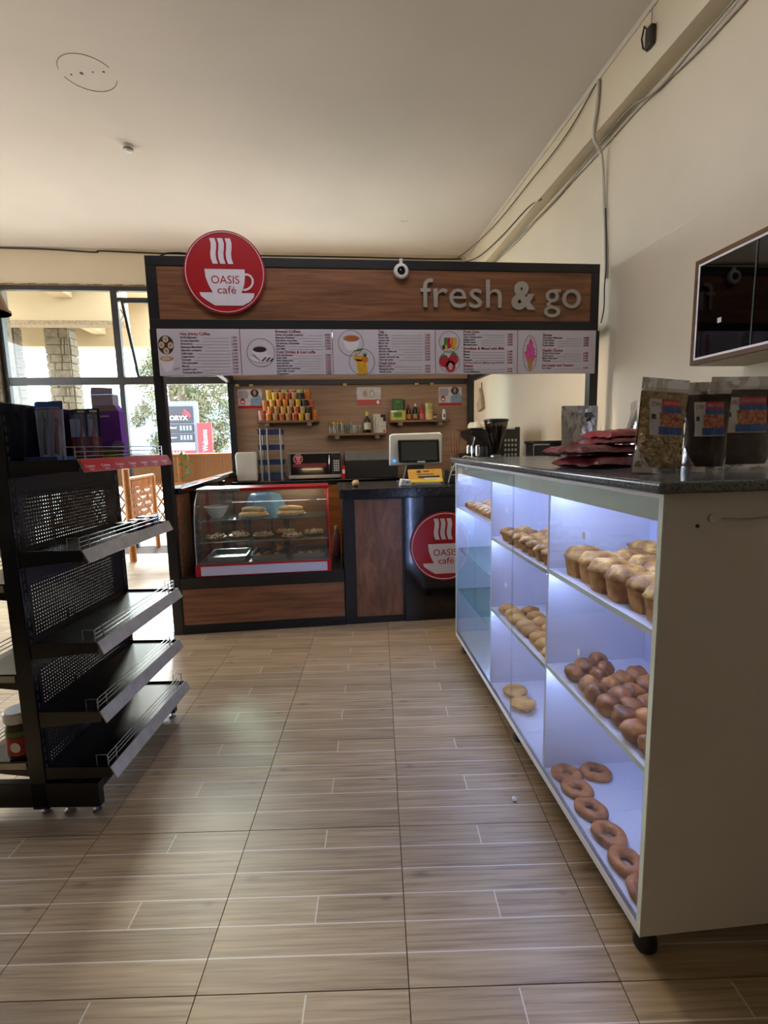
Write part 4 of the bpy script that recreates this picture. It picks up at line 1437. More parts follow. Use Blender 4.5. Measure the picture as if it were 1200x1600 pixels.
wb_('rear_post', M_red, ((WX0 + .008, WY1 - .03, WZ + .1005), (WX0 + .038, WY1, ZT - .007)), ((WX1 - .038, WY1 - .03, WZ + .1005), (WX1 - .008, WY1, ZT - .007)))
wb_('rear_door', M_wglass, ((WX0 + .04, WY1 - .012, WZ + .10), (-0.53, WY1 - .009, ZT - .008)), bev=0)
wb_('rear_door', M_wglass, ((-0.57, WY1 - .020, WZ + .10), (WX1 - .04, WY1 - .017, ZT - .008)), bev=0)
wb_('lamp_tube', mat('warm tube', 'ffffff', .5, emit='ffd9a0', estr=22), ((-0.42, WY1 - .10, ZT - .022), (-0.10, WY1 - .085, ZT - .0075)), bev=0)
M_shglass = glass('warmer shelf glass', 'eaf4f0', .10, opac=.05)
US, LS = 0.925, 0.742
for z in (US, LS):
    s = wb_('shelf', M_shglass, ((WX0 + .02, WY0 + .10, z - .006), (WX1 - .02, WY1 - .03, z)), bev=0)
    wb_('shelf_trim', M_chrome, ((WX0 + .02, WY0 + .096, z - .007), (WX1 - .02, WY0 + .0995, z + .001)), parent=s, bev=0)
    for x in (WX0 + .03, WX1 - .035):
        MB(WO).tube([(x, WY0 + .10, z - .006), (x, WY0 + .18, z + .03), (x, WY0 + .30, z - .006)], .004, 6).build('shelf_bracket', M_chrome, s, smooth=50)
wb_('tray_deck', M_steel, ((WX0 + .02, WY0 + .02, WZ + .1005), (WX1 - .02, WY1 - .035, WZ + .108)), bev=0)

def tray(label, x0, x1, y0, y1, z):
    t = thing('steel_tray', label, 'tray', ((x0 + x1) / 2, (y0 + y1) / 2, z), 0, 'steel trays in the warmer')
    w, d, h = (x1 - x0) / 2, (y1 - y0) / 2, .040
    b = MB()
    b.box((-w, -d, 0), (w, d, .003))
    for a, c in (((-w, -d), (w, -d + .003)), ((-w, d - .003), (w, d)), ((-w, -d), (-w + .003, d)), ((w - .003, -d), (w, d))):
        b.box((a[0], a[1], .003), (c[0], c[1], h))
    b.build('pan', M_steel, t)
    r = MB()
    for a, c in (((-w - .012, -d - .012), (w + .012, -d)), ((-w - .012, d), (w + .012, d + .012)), ((-w - .012, -d), (-w, d)), ((w, -d), (w + .012, d))):
        r.box((a[0], a[1], h - .003), (c[0], c[1], h))
    r.build('rim', M_steel, t)
    return t
TZ = WZ + .1085
tray('empty steel tray on the left of the warmer floor', -1.03, -0.72, 4.19, 4.52, TZ)
tray('steel tray under the samosas on the warmer floor', -0.665, -0.375, 4.19, 4.52, TZ)
tray('steel tray at the right end of the warmer floor', -0.325, -0.05, 4.19, 4.52, TZ)

M_sam = crust('samosa crust', '7d4c22', 'a66c34', 'c08a4c', 20)
def samosa(label, x, y, z, rz, s=1.0, tilt=0.0):
    b = MB()
    pts = [(-.05, -.035, 0), (.05, -.035, 0), (0, .055, 0)]
    top = [(-.012, -.008, .045), (.012, -.008, .045), (0, .014, .045)]
    mid = [(p[0] * .92, p[1] * .92, .018) for p in pts]
    b.add(pts + mid + top, [(2, 1, 0), (0, 1, 4, 3), (1, 2, 5, 4), (2, 0, 3, 5), (3, 4, 7, 6), (4, 5, 8, 7), (5, 3, 6, 8), (6, 7, 8)])
    o = b.build('samosa', M_sam, smooth=30, bev=.007, seg=3)
    o.location = (x, y, z)
    o.rotation_euler = (tilt, 0, rz)
    o.scale = (s,) * 3
    return tag(o, label, 'pastry', 'samosas in the warmer trays')
SZ = TZ + .0035
sam = [(-.62, 4.25, 0.3, 'leftmost samosa at the front of the warmer tray'), (-.545, 4.30, 1.5, 'second samosa from the left in the warmer tray'), (-.47, 4.25, 2.6, 'front samosa near the tray divider'),
       (-.59, 4.38, -.8, 'samosa at the back left of the warmer tray'), (-.50, 4.42, .9, 'samosa at the back of the warmer tray beside the divider'), (-.43, 4.36, -2.0, 'samosa in the middle of the pile by the divider'),
       (-.26, 4.26, .2, 'first samosa of the right tray'), (-.185, 4.25, 1.9, 'middle front samosa of the right tray'), (-.11, 4.27, -.5, 'rightmost samosa of the right tray')]
for x, y, r, l in sam:
    samosa(l, x, y, SZ, r)
samosa('samosa standing on top of the pile in the warmer tray', -.47, 4.35, SZ + .045, 1.0, 1.1, .2)

# food on the warmer shelves
bowl = thing('ceramic_bowl', 'white ceramic bowl at the left of the upper warmer shelf', 'bowl', (-0.975, 4.40, US + .0005))
MB().lathe([(0, .004), (.045, .0), (.05, .006), (.075, .04), (.098, .092), (.106, .095), (.102, .100), (.094, .092), (.070, .042), (.04, .012), (0, .010)], (0, 0, 0), 32).build('body', M_plast, bowl, smooth=60)
M_plate = mat('pale plate', 'd8d2c4', .35, var=.05)
M_rollp = crust('pale rolled pancake', 'b98c4e', 'd1ab6c', 'dfc48e', 16)
def roll_plate(label, x, y, n):
    p = thing('serving_plate', 'oval plate under ' + label, 'plate', (x, y, US + .0005), 0, 'plates on the upper warmer shelf')
    MB().lathe([(0, .003), (.06, 0), (.10, .008), (.128, .016), (.130, .019), (.10, .012), (.06, .006), (0, .006)], (0, 0, 0), 32, 1.0, .62).build('body', M_plate, p, smooth=60)
    for k in range(n):
        row, q = (0, k) if k < 3 else (1, k - 3)
        yy = y - .045 + q * .042 + row * .02
        zz = US + .026 + row * .036
        b = MB()
        L = .105 - .012 * row
        b.tube([(-L, 0, 0), (-L * .5, .004, .004), (0, .006, .005), (L * .5, .002, .003), (L, -.004, 0)], .02, 12, radii=[.016, .020, .021, .020, .016])
        o = b.build('rolled_pancake', M_rollp, smooth=60)
        o.location = (x + (.01 if k % 2 else -.008), yy, zz)
        o.rotation_euler = (0, 0, .06 * (-1) ** k)
        tag(o, 'rolled pancake, %s %s on %s' % (('lower', 'upper')[row], ('front', 'middle', 'back')[q], label[4:]), 'pancake', 'rolled pancakes in the warmer')
roll_plate('the left stack of pancakes', -0.655, 4.36, 5)
roll_plate('the right stack of pancakes', -0.335, 4.36, 5)
M_crustd = crust('baked flatbread', '6e4420', '94642f', 'b4844a', 20)
M_peanut = crust('peanut topping', 'a8845a', 'cbb08a', 'e0cfae', 60)
for k, (x, y, l) in enumerate(((-.985, 4.36, 'leftmost nut topped tart on the lower warmer shelf'), (-.80, 4.42, 'second nut topped tart from the left in the warmer'), (-.585, 4.38, 'middle nut topped tart on the lower warmer shelf'),
                          (-.40, 4.475, 'fourth nut topped tart, at the back of the lower shelf'), (-.33, 4.285, 'nut topped tart at the front right of the lower shelf'), (-.145, 4.42, 'rightmost nut topped tart on the lower warmer shelf'))):
    t = thing('nut_tart', l, 'tart', (x, y, LS + .0005), k, 'nut tarts in the warmer')
    MB().lathe([(0, 0), (.078, 0), (.092, .012), (.090, .020), (.08, .024), (0, .022)], (0, 0, 0), 24).build('crust', M_crustd, t, smooth=50)
    b = MB()
    rr = random.Random(k)
    for q in range(46):
        a, r = rr.uniform(0, 6.28), .078 * math.sqrt(rr.random())
        b.ball((r * math.cos(a), r * math.sin(a), .026 + .010 * rr.random()), .0105, 6, 4, 0, 1, 0, (1, .8, .8))
    o = b.build('nut_topping', M_peanut, t, smooth=60)
    o['kind'] = 'stuff'

# blue basin behind the warmer
bb = thing('blue_basin', 'translucent blue plastic basin upside down behind the warmer', 'basin', (-0.62, 4.90, 0.88))
MB().lathe([(.02, .20), (.10, .20), (.13, .19), (.20, .02), (.215, 0), (.20, .008)], (0, 0, 0), 6, 1.1, .9).build('shell', mat('pale blue plastic', '5f9fd4', .3, var=.08), bb, smooth=20)
tb_ = thing('stool', 'small black stool holding the blue basin behind the warmer', 'stool', (-0.62, 4.97, 0))
MB().box((-.22, -.16, .85), (.22, .16, .8795)).build('seat', M_black, tb_, bev=.004)
for sx in (-.19, .19):
    for sy in (-.13, .13):
        MB().box((sx - .015, sy - .015, 0), (sx + .015, sy + .015, .8495)).build('leg', M_black, tb_)

# ------------------------------------------------------------------ shelves on the kiosk back panel
def wall_shelf(label, x0, x1, z):
    t = thing('wall_shelf', label, 'shelf', ((x0 + x1) / 2, KB - .0045, z))
    w = (x1 - x0) / 2
    MB().box((-w, -.225, -.030), (w, 0, 0)).build('board', wood('shelf walnut', '5c4028', '8a6844', (1.2, 9, 12), .5), t, bev=.002)
    for x in (-w * .68, w * .68):
        MB().box((x - .028, -.215, -.075), (x + .028, 0, -.0305)).build('bracket', mat('grey brown bracket', '7d6d5e', .6, var=.1), t, bev=.002)
wall_shelf('left wall shelf carrying the stacked noodle cups', -0.896, -0.093, 1.862)
wall_shelf('middle wall shelf carrying glasses and a dark bottle', 0.012, 0.800, 1.680)
wall_shelf('right wall shelf carrying green boxes and sauce bottles', 0.863, 1.661, 1.842)

# noodle cups
cupcols = {'orange': ('c8621c', 'd98c2c'), 'yellow': ('c9951f', 'd9b437'), 'red': ('a8321c', 'd0702c'), 'green': ('6f9a2c', 'b8c04c'), 'black': ('1e1a18', '3a322c'), 'tan': ('9a6a3c', 'c89c5c'), 'white': ('b8a898', 'd04030')}
cup_m = {k: mat('noodle cup ' + k, a, .45, var=.3, vscale=28, col2=b_) for k, (a, b_) in cupcols.items()}
cup_mesh = {}
def noodle_cup(kind, col, x, z, y, label):
    rt, rbm, h = (.0405, .031, .089) if kind == 's' else (.0475, .038, .133)
    key = (kind, col)
    if key not in cup_mesh:
        o = MB().lathe([(rbm, 0), (rbm + .001, .002), (rt - .002, h - .005), (rt - .002, h - .0045)], (0, 0, 0), 18).build('noodle_cup', cup_m[col], smooth=40)
        MB().lathe([(rt - .0025, h - .0045), (rt + .001, h - .0045), (rt + .001, h - .001), (0, h - .0005)], (0, 0, 0), 18).build('lid', M_plast, o, smooth=40)
        cup_mesh[key] = o
    else:
        src = cup_mesh[key]
        o = src.copy()
        COL.objects.link(o)
        c = src.children[0].copy()
        COL.objects.link(c)
        c.parent = o
    o.location = (x, y, z)
    o.rotation_euler = (0, 0, random.uniform(0, 6))
    tag(o, label, 'noodle cup', 'stacked noodle cups on the left wall shelf')
S0 = 1.8625
small = [['orange', 'tan', 'red', 'tan', 'red', 'yellow', 'tan'], ['orange', 'tan', 'yellow', 'tan', 'red', 'tan', 'black'], ['yellow', 'orange', 'orange', 'tan', 'yellow', 'black'], ['yellow', 'orange', 'red', 'tan', 'black']]
x0s = [-.745, -.722, -.692, -.655]
rown = ['bottom', 'second', 'third', 'top']
for r, cols in enumerate(small):
    for i, c in enumerate(cols):
        noodle_cup('s', c, x0s[r] + i * .0835, S0 + r * .0895, KB - .165, 'small %s noodle cup, %s from left in the %s row of the front stack' % (c, ORD[i], rown[r]))
tall = [(['white', 'orange', 'red', 'orange', 'tan', 'orange', 'black', 'orange'], -.845, 0), (['orange', 'red', 'tan', 'orange', 'yellow', 'black', 'red'], -.79, 1), (['yellow', 'red', 'green', 'red', 'green', 'orange'], -.735, 2)]
for cols, x0, r in tall:
    for i, c in enumerate(cols):
        noodle_cup('t', c, x0 + i * .0985, S0 + r * .1335, KB - .066, 'tall %s noodle cup, %s from left in the %s back row' % (c, ORD[i], ('bottom', 'middle', 'top')[r]))

# glasses, bottle and cards
M_drink = glass('drinking glass', 'e9efec', .14, opac=.10, body='d9d2b8')
M_gold = mat('gilt rim', 'b58a3c', .3, metal=.9)
G0 = 1.6805
def tumbler(label, x, y, h=.12, r=.030, gold=False, stem=False, tint=None):
    t = thing('drinking_glass', label, 'glass', (x, y, G0), 0, 'glasses on the middle wall shelf')
    m = tint or M_drink
    if stem:
        pr = [(0, .002), (.03, .002), (.028, .006), (.006, .012), (.006, .05), (.02, .058), (r, .08), (r * .95, h)]
    else:
        pr = [(0, .003), (r * .85, .003), (r, h)]
    MB().lathe(pr, (0, 0, 0), 18, cap=False).build('bowl', m, t, smooth=50)
    if gold:
        MB().lathe([(r + .0005, h - .03), (r + .001, h - .004), (r - .001, h - .003)], (0, 0, 0), 18).build('gilt_rim', M_gold, t, smooth=50)
gl = ['leftmost gilt rimmed glass on the middle wall shelf', 'second gilt rimmed glass from the left', 'third gilt rimmed glass, set forward', 'fourth gilt rimmed glass, before the blue goblet']
for i, x in enumerate((.052, .105, .160, .210)):
    tumbler(gl[i], x, KB - (.08 if i % 2 == 0 else .15), .155, .024, True)
tumbler('bluish stemmed goblet on the middle wall shelf', .275, KB - .13, .115, .038, stem=True, tint=glass('blue glass', 'a8d0d0', .14, opac=.15, body='7fb0b0'))
tumbler('tall clear glass behind the blue goblet', .335, KB - .07, .16, .02)
tumbler('squat clear glass left of the dark bottle', .375, KB - .15, .11, .034)
tumbler('squat clear glass touching the dark bottle', .445, KB - .12, .11, .034)
bt = thing('liquor_bottle', 'dark bottle with a cream label and yellow cap on the middle shelf', 'bottle', (.548, KB - .12, G0))
MB().lathe([(0, 0), (.050, 0), (.052, .006), (.052, .145), (.046, .17), (.020, .205), (.016, .215), (.016, .255), (0, .255)], (0, 0, 0), 24).build('body', mat('dark bottle glass', '0d0e0b', .1, coat=.5), bt, smooth=40)
MB().lathe([(.0175, .225), (.0185, .228), (.0185, .282), (.016, .285), (0, .285)], (0, 0, 0), 18).build('cap', mat('yellow cap', 'c9b85c', .4), bt, smooth=40)
MB().lathe([(.0525, .045), (.0528, .135)], (0, 0, 0), 24).build('label_print', mat('cream label', 'b9b48c', .6, var=.15, vscale=50), bt, smooth=40)
for i, (x, y, w, h, l) in enumerate(((.745, KB - .17, .095, .150, 'front white gift card box on the middle wall shelf'), (.712, KB - .115, .10, .205, 'middle white gift card box, taller than the front one'), (.682, KB - .06, .10, .255, 'tallest white gift card box at the back of the middle shelf'))):
    t = thing('card_box', l, 'box', (x, y, G0), .05, 'white card boxes on the middle shelf')
    MB().box((-w / 2, -.022, 0), (w / 2, .022, h)).build('carton', mat('off white card', 'c9c4b4', .6, var=.06), t, bev=.002)
    MB().lathe([(0, 0), (.014, 0), (.014, .0008), (0, .0008)], (.022, -.0222, .022), 12, m=Matrix.Rotation(PI / 2, 3, 'X')).build('red_seal', M_inkred, t)
    MB().box((-.03, -.0229, h * .55), (.03, -.0222, h * .57)).build('print_line', M_ink, t)
dk = thing('dark_card', 'dark folded card leaning behind the white card boxes', 'card', (.775, KB - .03, G0))
MB().box((-.035, -.002, 0), (.035, .002, .25)).build('sheet', M_cardblk, dk)

# right shelf
R0 = 1.8425
def cbox(name, label, x, y, z, w, d, h, m, parts=(), cat='box', rz=0.0):
    t = thing(name, label, cat, (x, y, z), rz)
    MB().box((-w / 2, -d / 2, 0), (w / 2, d / 2, h)).build('carton', m, t, bev=.002)
    for nm, a, c, mm in parts:
        MB().box((a[0], -d / 2 - .0009, a[1]), (c[0], -d / 2 - .0001, c[1])).build(nm, mm, t)
    return t
M_teag = mat('dark green card', '1f5a1c', .45, var=.25, vscale=30)
M_teay = mat('yellow green card', 'b3a83c', .45, var=.15, vscale=25)
cbox('tea_box', 'pale green and yellow tea box on the right wall shelf', .966, KB - .12, R0, .20, .13, .130, M_teay, (('leaf_print', (-.06, .04), (.045, .105), P_grn), ('white_print', (-.098, .10), (-.02, .128), M_signwhite)))
cbox('tea_box', 'dark green tea box stacked on the yellow green box', .966, KB - .12, R0 + .1305, .132, .12, .155, M_teag, (('leaf_print', (-.03, .09), (.02, .13), P_grn), ('band_print', (-.064, .045), (.064, .05), P_grn)))
cbox('coffee_tin', 'narrow black tin beside the dark green tea box', 1.056, KB - .075, R0 + .1305, .028, .05, .14, M_cardblk, (), 'tin')
def sauce(name, label, x, m, mcap, h=.19, r=.034, lab=None):
    t = thing(name, label, 'bottle', (x, KB - .12, R0), 0)
    MB().lathe([(0, 0), (r, 0), (r * 1.02, .006), (r * 1.02, h * .45), (r * .82, h * .58), (r * .9, h * .68), (r * .45, h * .88), (r * .36, h * .90)], (0, 0, 0), 20).build('body', m, t, smooth=45)
    MB().lathe([(r * .42, h * .9), (r * .42, h * 1.02), (r * .2, h * 1.12), (0, h * 1.12)], (0, 0, 0), 16).build('cap', mcap, t, smooth=45)
    if lab:
        MB().lathe([(r * 1.035, h * .08), (r * 1.035, h * .42)], (0, 0, 0), 20).build('label_print', lab, t, smooth=45)
sauce('syrup_bottle', 'brown syrup bottle with orange label and red cap on the right shelf', 1.115, mat('brown syrup', '2e1408', .2), mat('red cap', 'b01a1a', .4), lab=mat('orange label', 'c07a5c', .5, var=.3, vscale=40))
sauce('syrup_bottle', 'dark syrup bottle with a gold label on the right shelf', 1.205, mat('black syrup', '150a06', .2), M_plast, .20, .036, mat('gold label', 'a08040', .5, var=.3, vscale=40))
sauce('ketchup_bottle', 'red ketchup bottle on the right wall shelf', 1.295, mat('red squeeze plastic', 'a3141a', .35, var=.06), mat('red cap', 'b01a1a', .4), .20, .036, mat('white red label', 'b85a5a', .5, var=.3, vscale=40))
for i, l in enumerate(('lower spread jar with a yellow lid on the right shelf', 'upper spread jar with a yellow lid, stacked on another jar')):
    t = thing('spread_jar', l, 'jar', (1.394, KB - .12, R0 + i * .1145), 0, 'yellow lidded jars')
    MB().lathe([(0, 0), (.052, 0), (.054, .006), (.054, .085), (.050, .092)], (0, 0, 0), 22).build('body', mat('cream spread', 'c9b27a', .35, var=.12), t, smooth=40)
    MB().lathe([(.056, .0925), (.056, .112), (.05, .114), (0, .114)], (0, 0, 0), 22).build('lid', mat('yellow lid', 'c9a51e', .4), t, smooth=40)
    if i:
        MB().lathe([(.0548, .02), (.0548, .075)], (0, 0, 0), 22).build('label_print', mat('green white label', '8fa06a', .5, var=.4, vscale=40), t, smooth=40)
t = thing('small_tin', 'small dark tin with a pale label on the right shelf', 'tin', (1.478, KB - .12, R0))
MB().lathe([(.026, 0), (.027, .003), (.027, .072), (.024, .075), (0, .075)], (0, 0, 0), 18).build('body', mat('olive tin', '3c3418', .4, var=.2), t, smooth=40)
MB().lathe([(.0275, .02), (.0275, .055)], (0, 0, 0), 18).build('label_print', mat('cream label', 'b9b48c', .6), t, smooth=40)
t = thing('spray_can', 'slim white spray can at the right end of the wall shelf', 'can', (1.602, KB - .12, R0))
MB().lathe([(.025, 0), (.026, .004), (.026, .105), (.020, .118), (.020, .14), (0, .142)], (0, 0, 0), 18).build('body', M_plast, t, smooth=40)
MB().box((-.008, -.0268, .03), (.010, -.026, .075)).build('label_print', M_ink, t)

# posters
def poster(label, x0, z0, x1, z1, portrait=True):
    t = thing('wall_poster', label, 'poster', ((x0 + x1) / 2, KB - .0045, z0))
    w, h = (x1 - x0) / 2, z1 - z0
    MB().box((-w, -.002, 0), (w, 0, h)).build('sheet', mat('poster white', 'c3bdbb', .5, var=.2, vscale=14), t)
    def pp(nm, pts, m, lay=1):
        MB().prism([(a * w, c * h) for a, c in pts][::-1], -.002 - .0005 * lay, -.0021 - .0005 * (lay - 1)).build(nm, m, t)
    def el(cx, cz, rx, rz, n=20):
        return [(cx + rx * math.cos(2 * PI * k / n), cz + rz * math.sin(2 * PI * k / n)) for k in range(n)]
    pp('red_band', [(-1, 0), (1, 0), (1, .15), (-1, .15)], M_signred)
    if portrait:
        pp('grey_crowd_print', [(-.98, .55), (-.2, .5), (-.1, .75), (-.3, .95), (-.9, .9)], mat('print grey', '9c98a0', .6), 1)
        pp('denim_print', [(0, .16), (.98, .16), (1, .5), (.78, .68), (.3, .68), (.08, .5)], mat('print denim', '7d93a6', .6, var=.3, vscale=40), 2)
        pp('hair_print', el(.40, .80, .34, .20), mat('print dark hair', '251d24', .6), 3)
        pp('face_print', el(.40, .82, .13, .14), mat('print skin', 'b07a5c', .6), 4)
        pp('logo_print', el(-.62, .38, .20, .16), M_signred, 3)
        pp('logo_cup_print', [(-.75, .40), (-.50, .40), (-.54, .28), (-.72, .28)], M_signwhite, 4)
    else:
        pp('plate_print', el(-.30, .62, .20, .20), mat('print grey', '9c98a0', .6), 1)
        pp('plate_print', el(.28, .62, .25, .23), mat('print grey', '9c98a0', .6), 1)
        pp('food_print', el(-.30, .62, .13, .13), P_cone, 2)
        pp('food_print', el(.28, .62, .17, .15), P_foam, 2)
        pp('red_lower_print', [(-1, .15), (1, .15), (1, .30), (-1, .30)], M_signred)
        pp('logo_print', el(.76, .15, .13, .11), M_signwhite, 3)
poster('cafe poster with a smiling person in a denim jacket, left of the noodle cups', -1.152, 2.035, -0.838, 2.285)
poster('white cafe poster with plates of food above the middle shelf', 0.424, 2.062, 0.752, 2.300, False)
poster('cafe poster with a smiling person in a denim jacket, right of the green boxes', 1.557, 2.040, 1.885, 2.292)

# ------------------------------------------------------------------ things on the back counter
C0 = 1.1005
t = thing('white_bin', 'tall white plastic dispenser bin at the left end of the back counter', 'bin', (-1.005, 6.44, C0))
MB().prism([(-.125, 0), (.125, 0), (.135, .33), (.11, .365), (-.11, .365), (-.135, .33)], -.12, .12).build('body', mat('cream white plastic', 'cdc8bc', .4, var=.04), t, bev=.02, seg=3)
MB().lathe([(0, 0), (.06, 0), (.06, .001), (0, .001)], (0, 0, .3655), 20, 1.2, .8).build('opening', M_ink, t)

t = thing('tiered_rack', 'four tier blue basket rack with grey poles beside the microwave', 'rack', (-0.70, 6.46, C0))
M_navy = mat('navy plastic', '1c3264', .4, var=.12)
M_gpole = mat('grey pole', '9b9894', .4, var=.08)
for z in (.03, .20, .385, .575):
    b = MB()
    pr = [(-.135, 0), (.135, 0), (.15, .055), (.16, .06), (-.16, .06), (-.15, .055)]
    b.box((-.13, -.10, z), (.13, .10, z + .004))
    b.prism([(-.13, z), (.13, z), (.15, z + .06), (-.15, z + .06)], -.112, -.108)
    b.prism([(-.13, z), (.13, z), (.15, z + .06), (-.15, z + .06)], .108, .112)
    b.prism([(-.108, z), (.108, z), (.108, z + .06), (-.108, z + .06)], -.152, -.130, 'yz')
    b.prism([(-.108, z), (.108, z), (.108, z + .06), (-.108, z + .06)], .130, .152, 'yz')
    b.box((-.165, -.12, z + .055), (.165, -.108, z + .064))
    b.build('basket', M_navy, t, bev=.003)
for x, y in ((-.12, -.118), (-.12, .118), (.125, .118), (-.035, -.126), (.125, -.118)):
    MB().tube([(x, y, 0), (x, y, .65)], .0105, 10).build('pole', M_gpole, t, smooth=50)

t = thing('microwave', 'steel framed microwave with a red octagonal sticker on its door', 'microwave', (-0.165, 6.36, C0))
MB().box((-.335, 0, .012), (.335, .40, .335)).build('body', mat('grey steel shell', '7f7d78', .35, metal=.7), t, bev=.006)
d = MB().box((-.300, -.012, .060), (.215, -.0005, .325)).build('door', mat('black door glass', '0e0c10', .1, coat=.4), t, bev=.003)
MB().box((-.27, -.0128, .165), (.15, -.0122, .205)).build('red_strip', mat('dull red strip', '7d2434', .5), d)
MB().tube([(.185, -.012, .09), (.185, -.040, .11), (.185, -.040, .28), (.185, -.012, .30)], .008, 8).build('handle', M_chrome, d, smooth=50)
MB().prism([(-.205 + .062 * math.cos(PI / 8 + k * PI / 4), .262 + .062 * math.sin(PI / 8 + k * PI / 4)) for k in range(8)], -.0138, -.0130).build('octagon_sticker', M_signwhite, d)
MB().prism([(-.205 + .056 * math.cos(PI / 8 + k * PI / 4), .262 + .056 * math.sin(PI / 8 + k * PI / 4)) for k in range(8)], -.0146, -.0139).build('octagon_sticker', M_signred, d)
for q, z in enumerate((.287, .262, .235)):
    MB().box((-.235 + .008 * q, -.0152, z - .006), (-.175 - .004 * q, -.0147, z + .006)).build('sticker_print', M_signwhite, d)
kp = MB().box((.220, -.010, .060), (.325, -.0005, .325)).build('control_panel', mat('dark panel', '17141a', .3), t, bev=.002)
for r in range(5):
    for c in range(3):
        MB().box((.238 + c * .026, -.0112, .10 + r * .030), (.257 + c * .026, -.0102, .120 + r * .030)).build('button', M_plast, kp)
MB().box((.235, -.0112, .262), (.312, -.0102, .300)).build('clock_window', M_ink, kp)
MB().box((-.330, -.010, .016), (.330, -.0005, .057)).build('lower_trim', mat('pale steel trim', 'b5b0a8', .3, metal=.8), t, bev=.002)
for x in (-.28, .28):
    MB().lathe([(.015, 0), (.015, .012)], (x, .05, 0), 10).build('foot', M_rubber, t)
    MB().lathe([(.015, 0), (.015, .012)], (x, .35, 0), 10).build('foot', M_rubber, t)

t = thing('grill_box', 'black counter box with a grey upper front, right of the microwave', 'appliance', (0.560, 6.34, C0))
MB().box((-.335, 0, 0), (.335, .42, .225)).build('lower_body', mat('matt black front', '121314', .6, var=.2), t, bev=.004)
MB().box((-.34, -.006, .2255), (.34, .43, .335)).build('grey_lid', mat('weathered grey lid', '6e6c69', .55, var=.2, vscale=12, stretch=(1, 6, 6)), t, bev=.006)
t = thing('red_tin', 'small red tin with a white spot, between microwave and black box', 'tin', (0.207, 6.285, C0))
del t['category']
t['category'] = 'tin'
MB().box((-.035, 0, 0), (.010, .05, .17)).build('body', M_red, t, bev=.004)
MB().box((-.028, -.0008, .07), (.004, -.0001, .12)).build('label_print', M_signwhite, t)

# ------------------------------------------------------------------ till
P0 = 1.1635
t = thing('till_terminal', 'white point of sale terminal with a black customer screen', 'till', (0.80, 4.46, P0))
MB().prism([(-.245, .165), (.235, .175), (.238, .44), (.22, .458), (-.222, .452), (-.24, .435)], -.012, .055).build('housing', mat('pearl white shell', 'c6cbcc', .35, var=.03), t, bev=.018, seg=3)
scr = MB()
R_ = Matrix.Rotation(math.radians(-8), 3, 'X')
scr.obox((.018, -.035, .295), (.375, .018, .205), R_)
s_ = scr.build('customer_screen', mat('black bezel', '101114', .2), t, bev=.008)
scr = MB()
scr.obox((.018, -.0452, .2935), (.325, .0012, .165), R_)
scr.build('screen_glass', mat('grey dark screen', '32383a', .12), s_)
MB().box((.0, -.060, .193), (.07, -.0465, .205)).build('sticker', M_plast, s_)
MB().box((-.215, -.0155, .200), (-.190, -.0125, .220)).build('blue_button', mat('blue light', '2060d0', .4, emit='2a70ff', estr=1.6), t)
MB().prism([(-.12, .0), (.12, .0), (.07, .20), (-.07, .20)], .06, .11).build('stand', mat('grey stand', '55585a', .5), t, bev=.006)
MB().box((-.16, -.02, 0), (.16, .18, .022)).build('foot_plate', mat('grey stand', '55585a', .5), t, bev=.006)
t = thing('card_reader', 'small white card terminal left of the yellow flyer', 'card reader', (0.665, 4.22, P0))
MB().prism([(-.055, 0), (.045, 0), (.045, .052), (-.040, .060)], -.02, .09).build('body', M_plast, t, bev=.006)
MB().box((0, -.0212, .028), (.022, -.0202, .036)).build('slot', M_ink, t)
t = thing('flyer_stand', 'yellow printed flyer propped below the till screen', 'flyer', (0.84, 4.20, P0))
R_ = Matrix.Rotation(math.radians(-32), 3, 'X')
def onfly(w_, h_, u, v, t_=.001, d=.0028):
    """a thin plate on the flyer face, u across, v up from its middle"""
    c = Vector((0, .045, .082)) + R_ @ Vector((u, -d, v))
    return MB().obox(c, (w_, t_, h_), R_)
fl_ = onfly(.30, .130, 0, 0, .004, 0).build('flyer', mat('yellow flyer', 'c08f10', .5, var=.12, vscale=20), t)
onfly(.298, .030, 0, -.049).build('bright_strip', mat('bright yellow strip', 'd6be22', .5), fl_)
for nm, w_, h_, u, v, mm in (('flyer_print', .035, .022, -.055, .040, M_ink), ('flyer_print', .055, .009, .01, .043, M_ink), ('flyer_print', .19, .018, .03, -.012, M_ink), ('flyer_print', .15, .006, 0, .014, M_ink), ('white_print', .14, .010, .06, -.028, M_signwhite)):
    onfly(w_, h_, u, v, .001, .0034).build(nm, mm, fl_)
MB().prism([(-.13, 0), (.14, 0), (.12, .026), (-.10, .022)], .0, .09).build('base', mat('clear grey base', '9da3a0', .3), t, bev=.003)
t = tag(MB().ball((0, 0, .028), .03, 14, 8, .6, 11, 3.3, (1.1, 1, .95)).build('crumpled_bun', crust('half bun', '8f6a3c', 'bfa06a', 'd9c79a', 30), smooth=60), 'small crumpled brown bun lying near the left edge of the till counter', 'bun')
t.location = (0.235, 4.30, P0)
t = thing('receipt_printer', 'black receipt printer behind the yellow flyer', 'printer', (1.17, 4.48, P0))
MB().box((-.085, -.09, 0), (.085, .09, .115)).build('body', mat('black printer', '15161a', .4, var=.1), t, bev=.012, seg=3)
MB().box((-.06, -.0915, .07), (.06, -.0905, .078)).build('paper_slot', M_plast, t)
t = tag(MB().tube([(1.07, 4.35, P0 + .007), (1.09, 4.34, P0 + .09), (1.14, 4.33, P0 + .20), (1.22, 4.33, P0 + .24), (1.32, 4.34, P0 + .22)], .006, 8).build('white_cable', M_cablew, smooth=60), 'white cable looping up beside the till', 'cable')

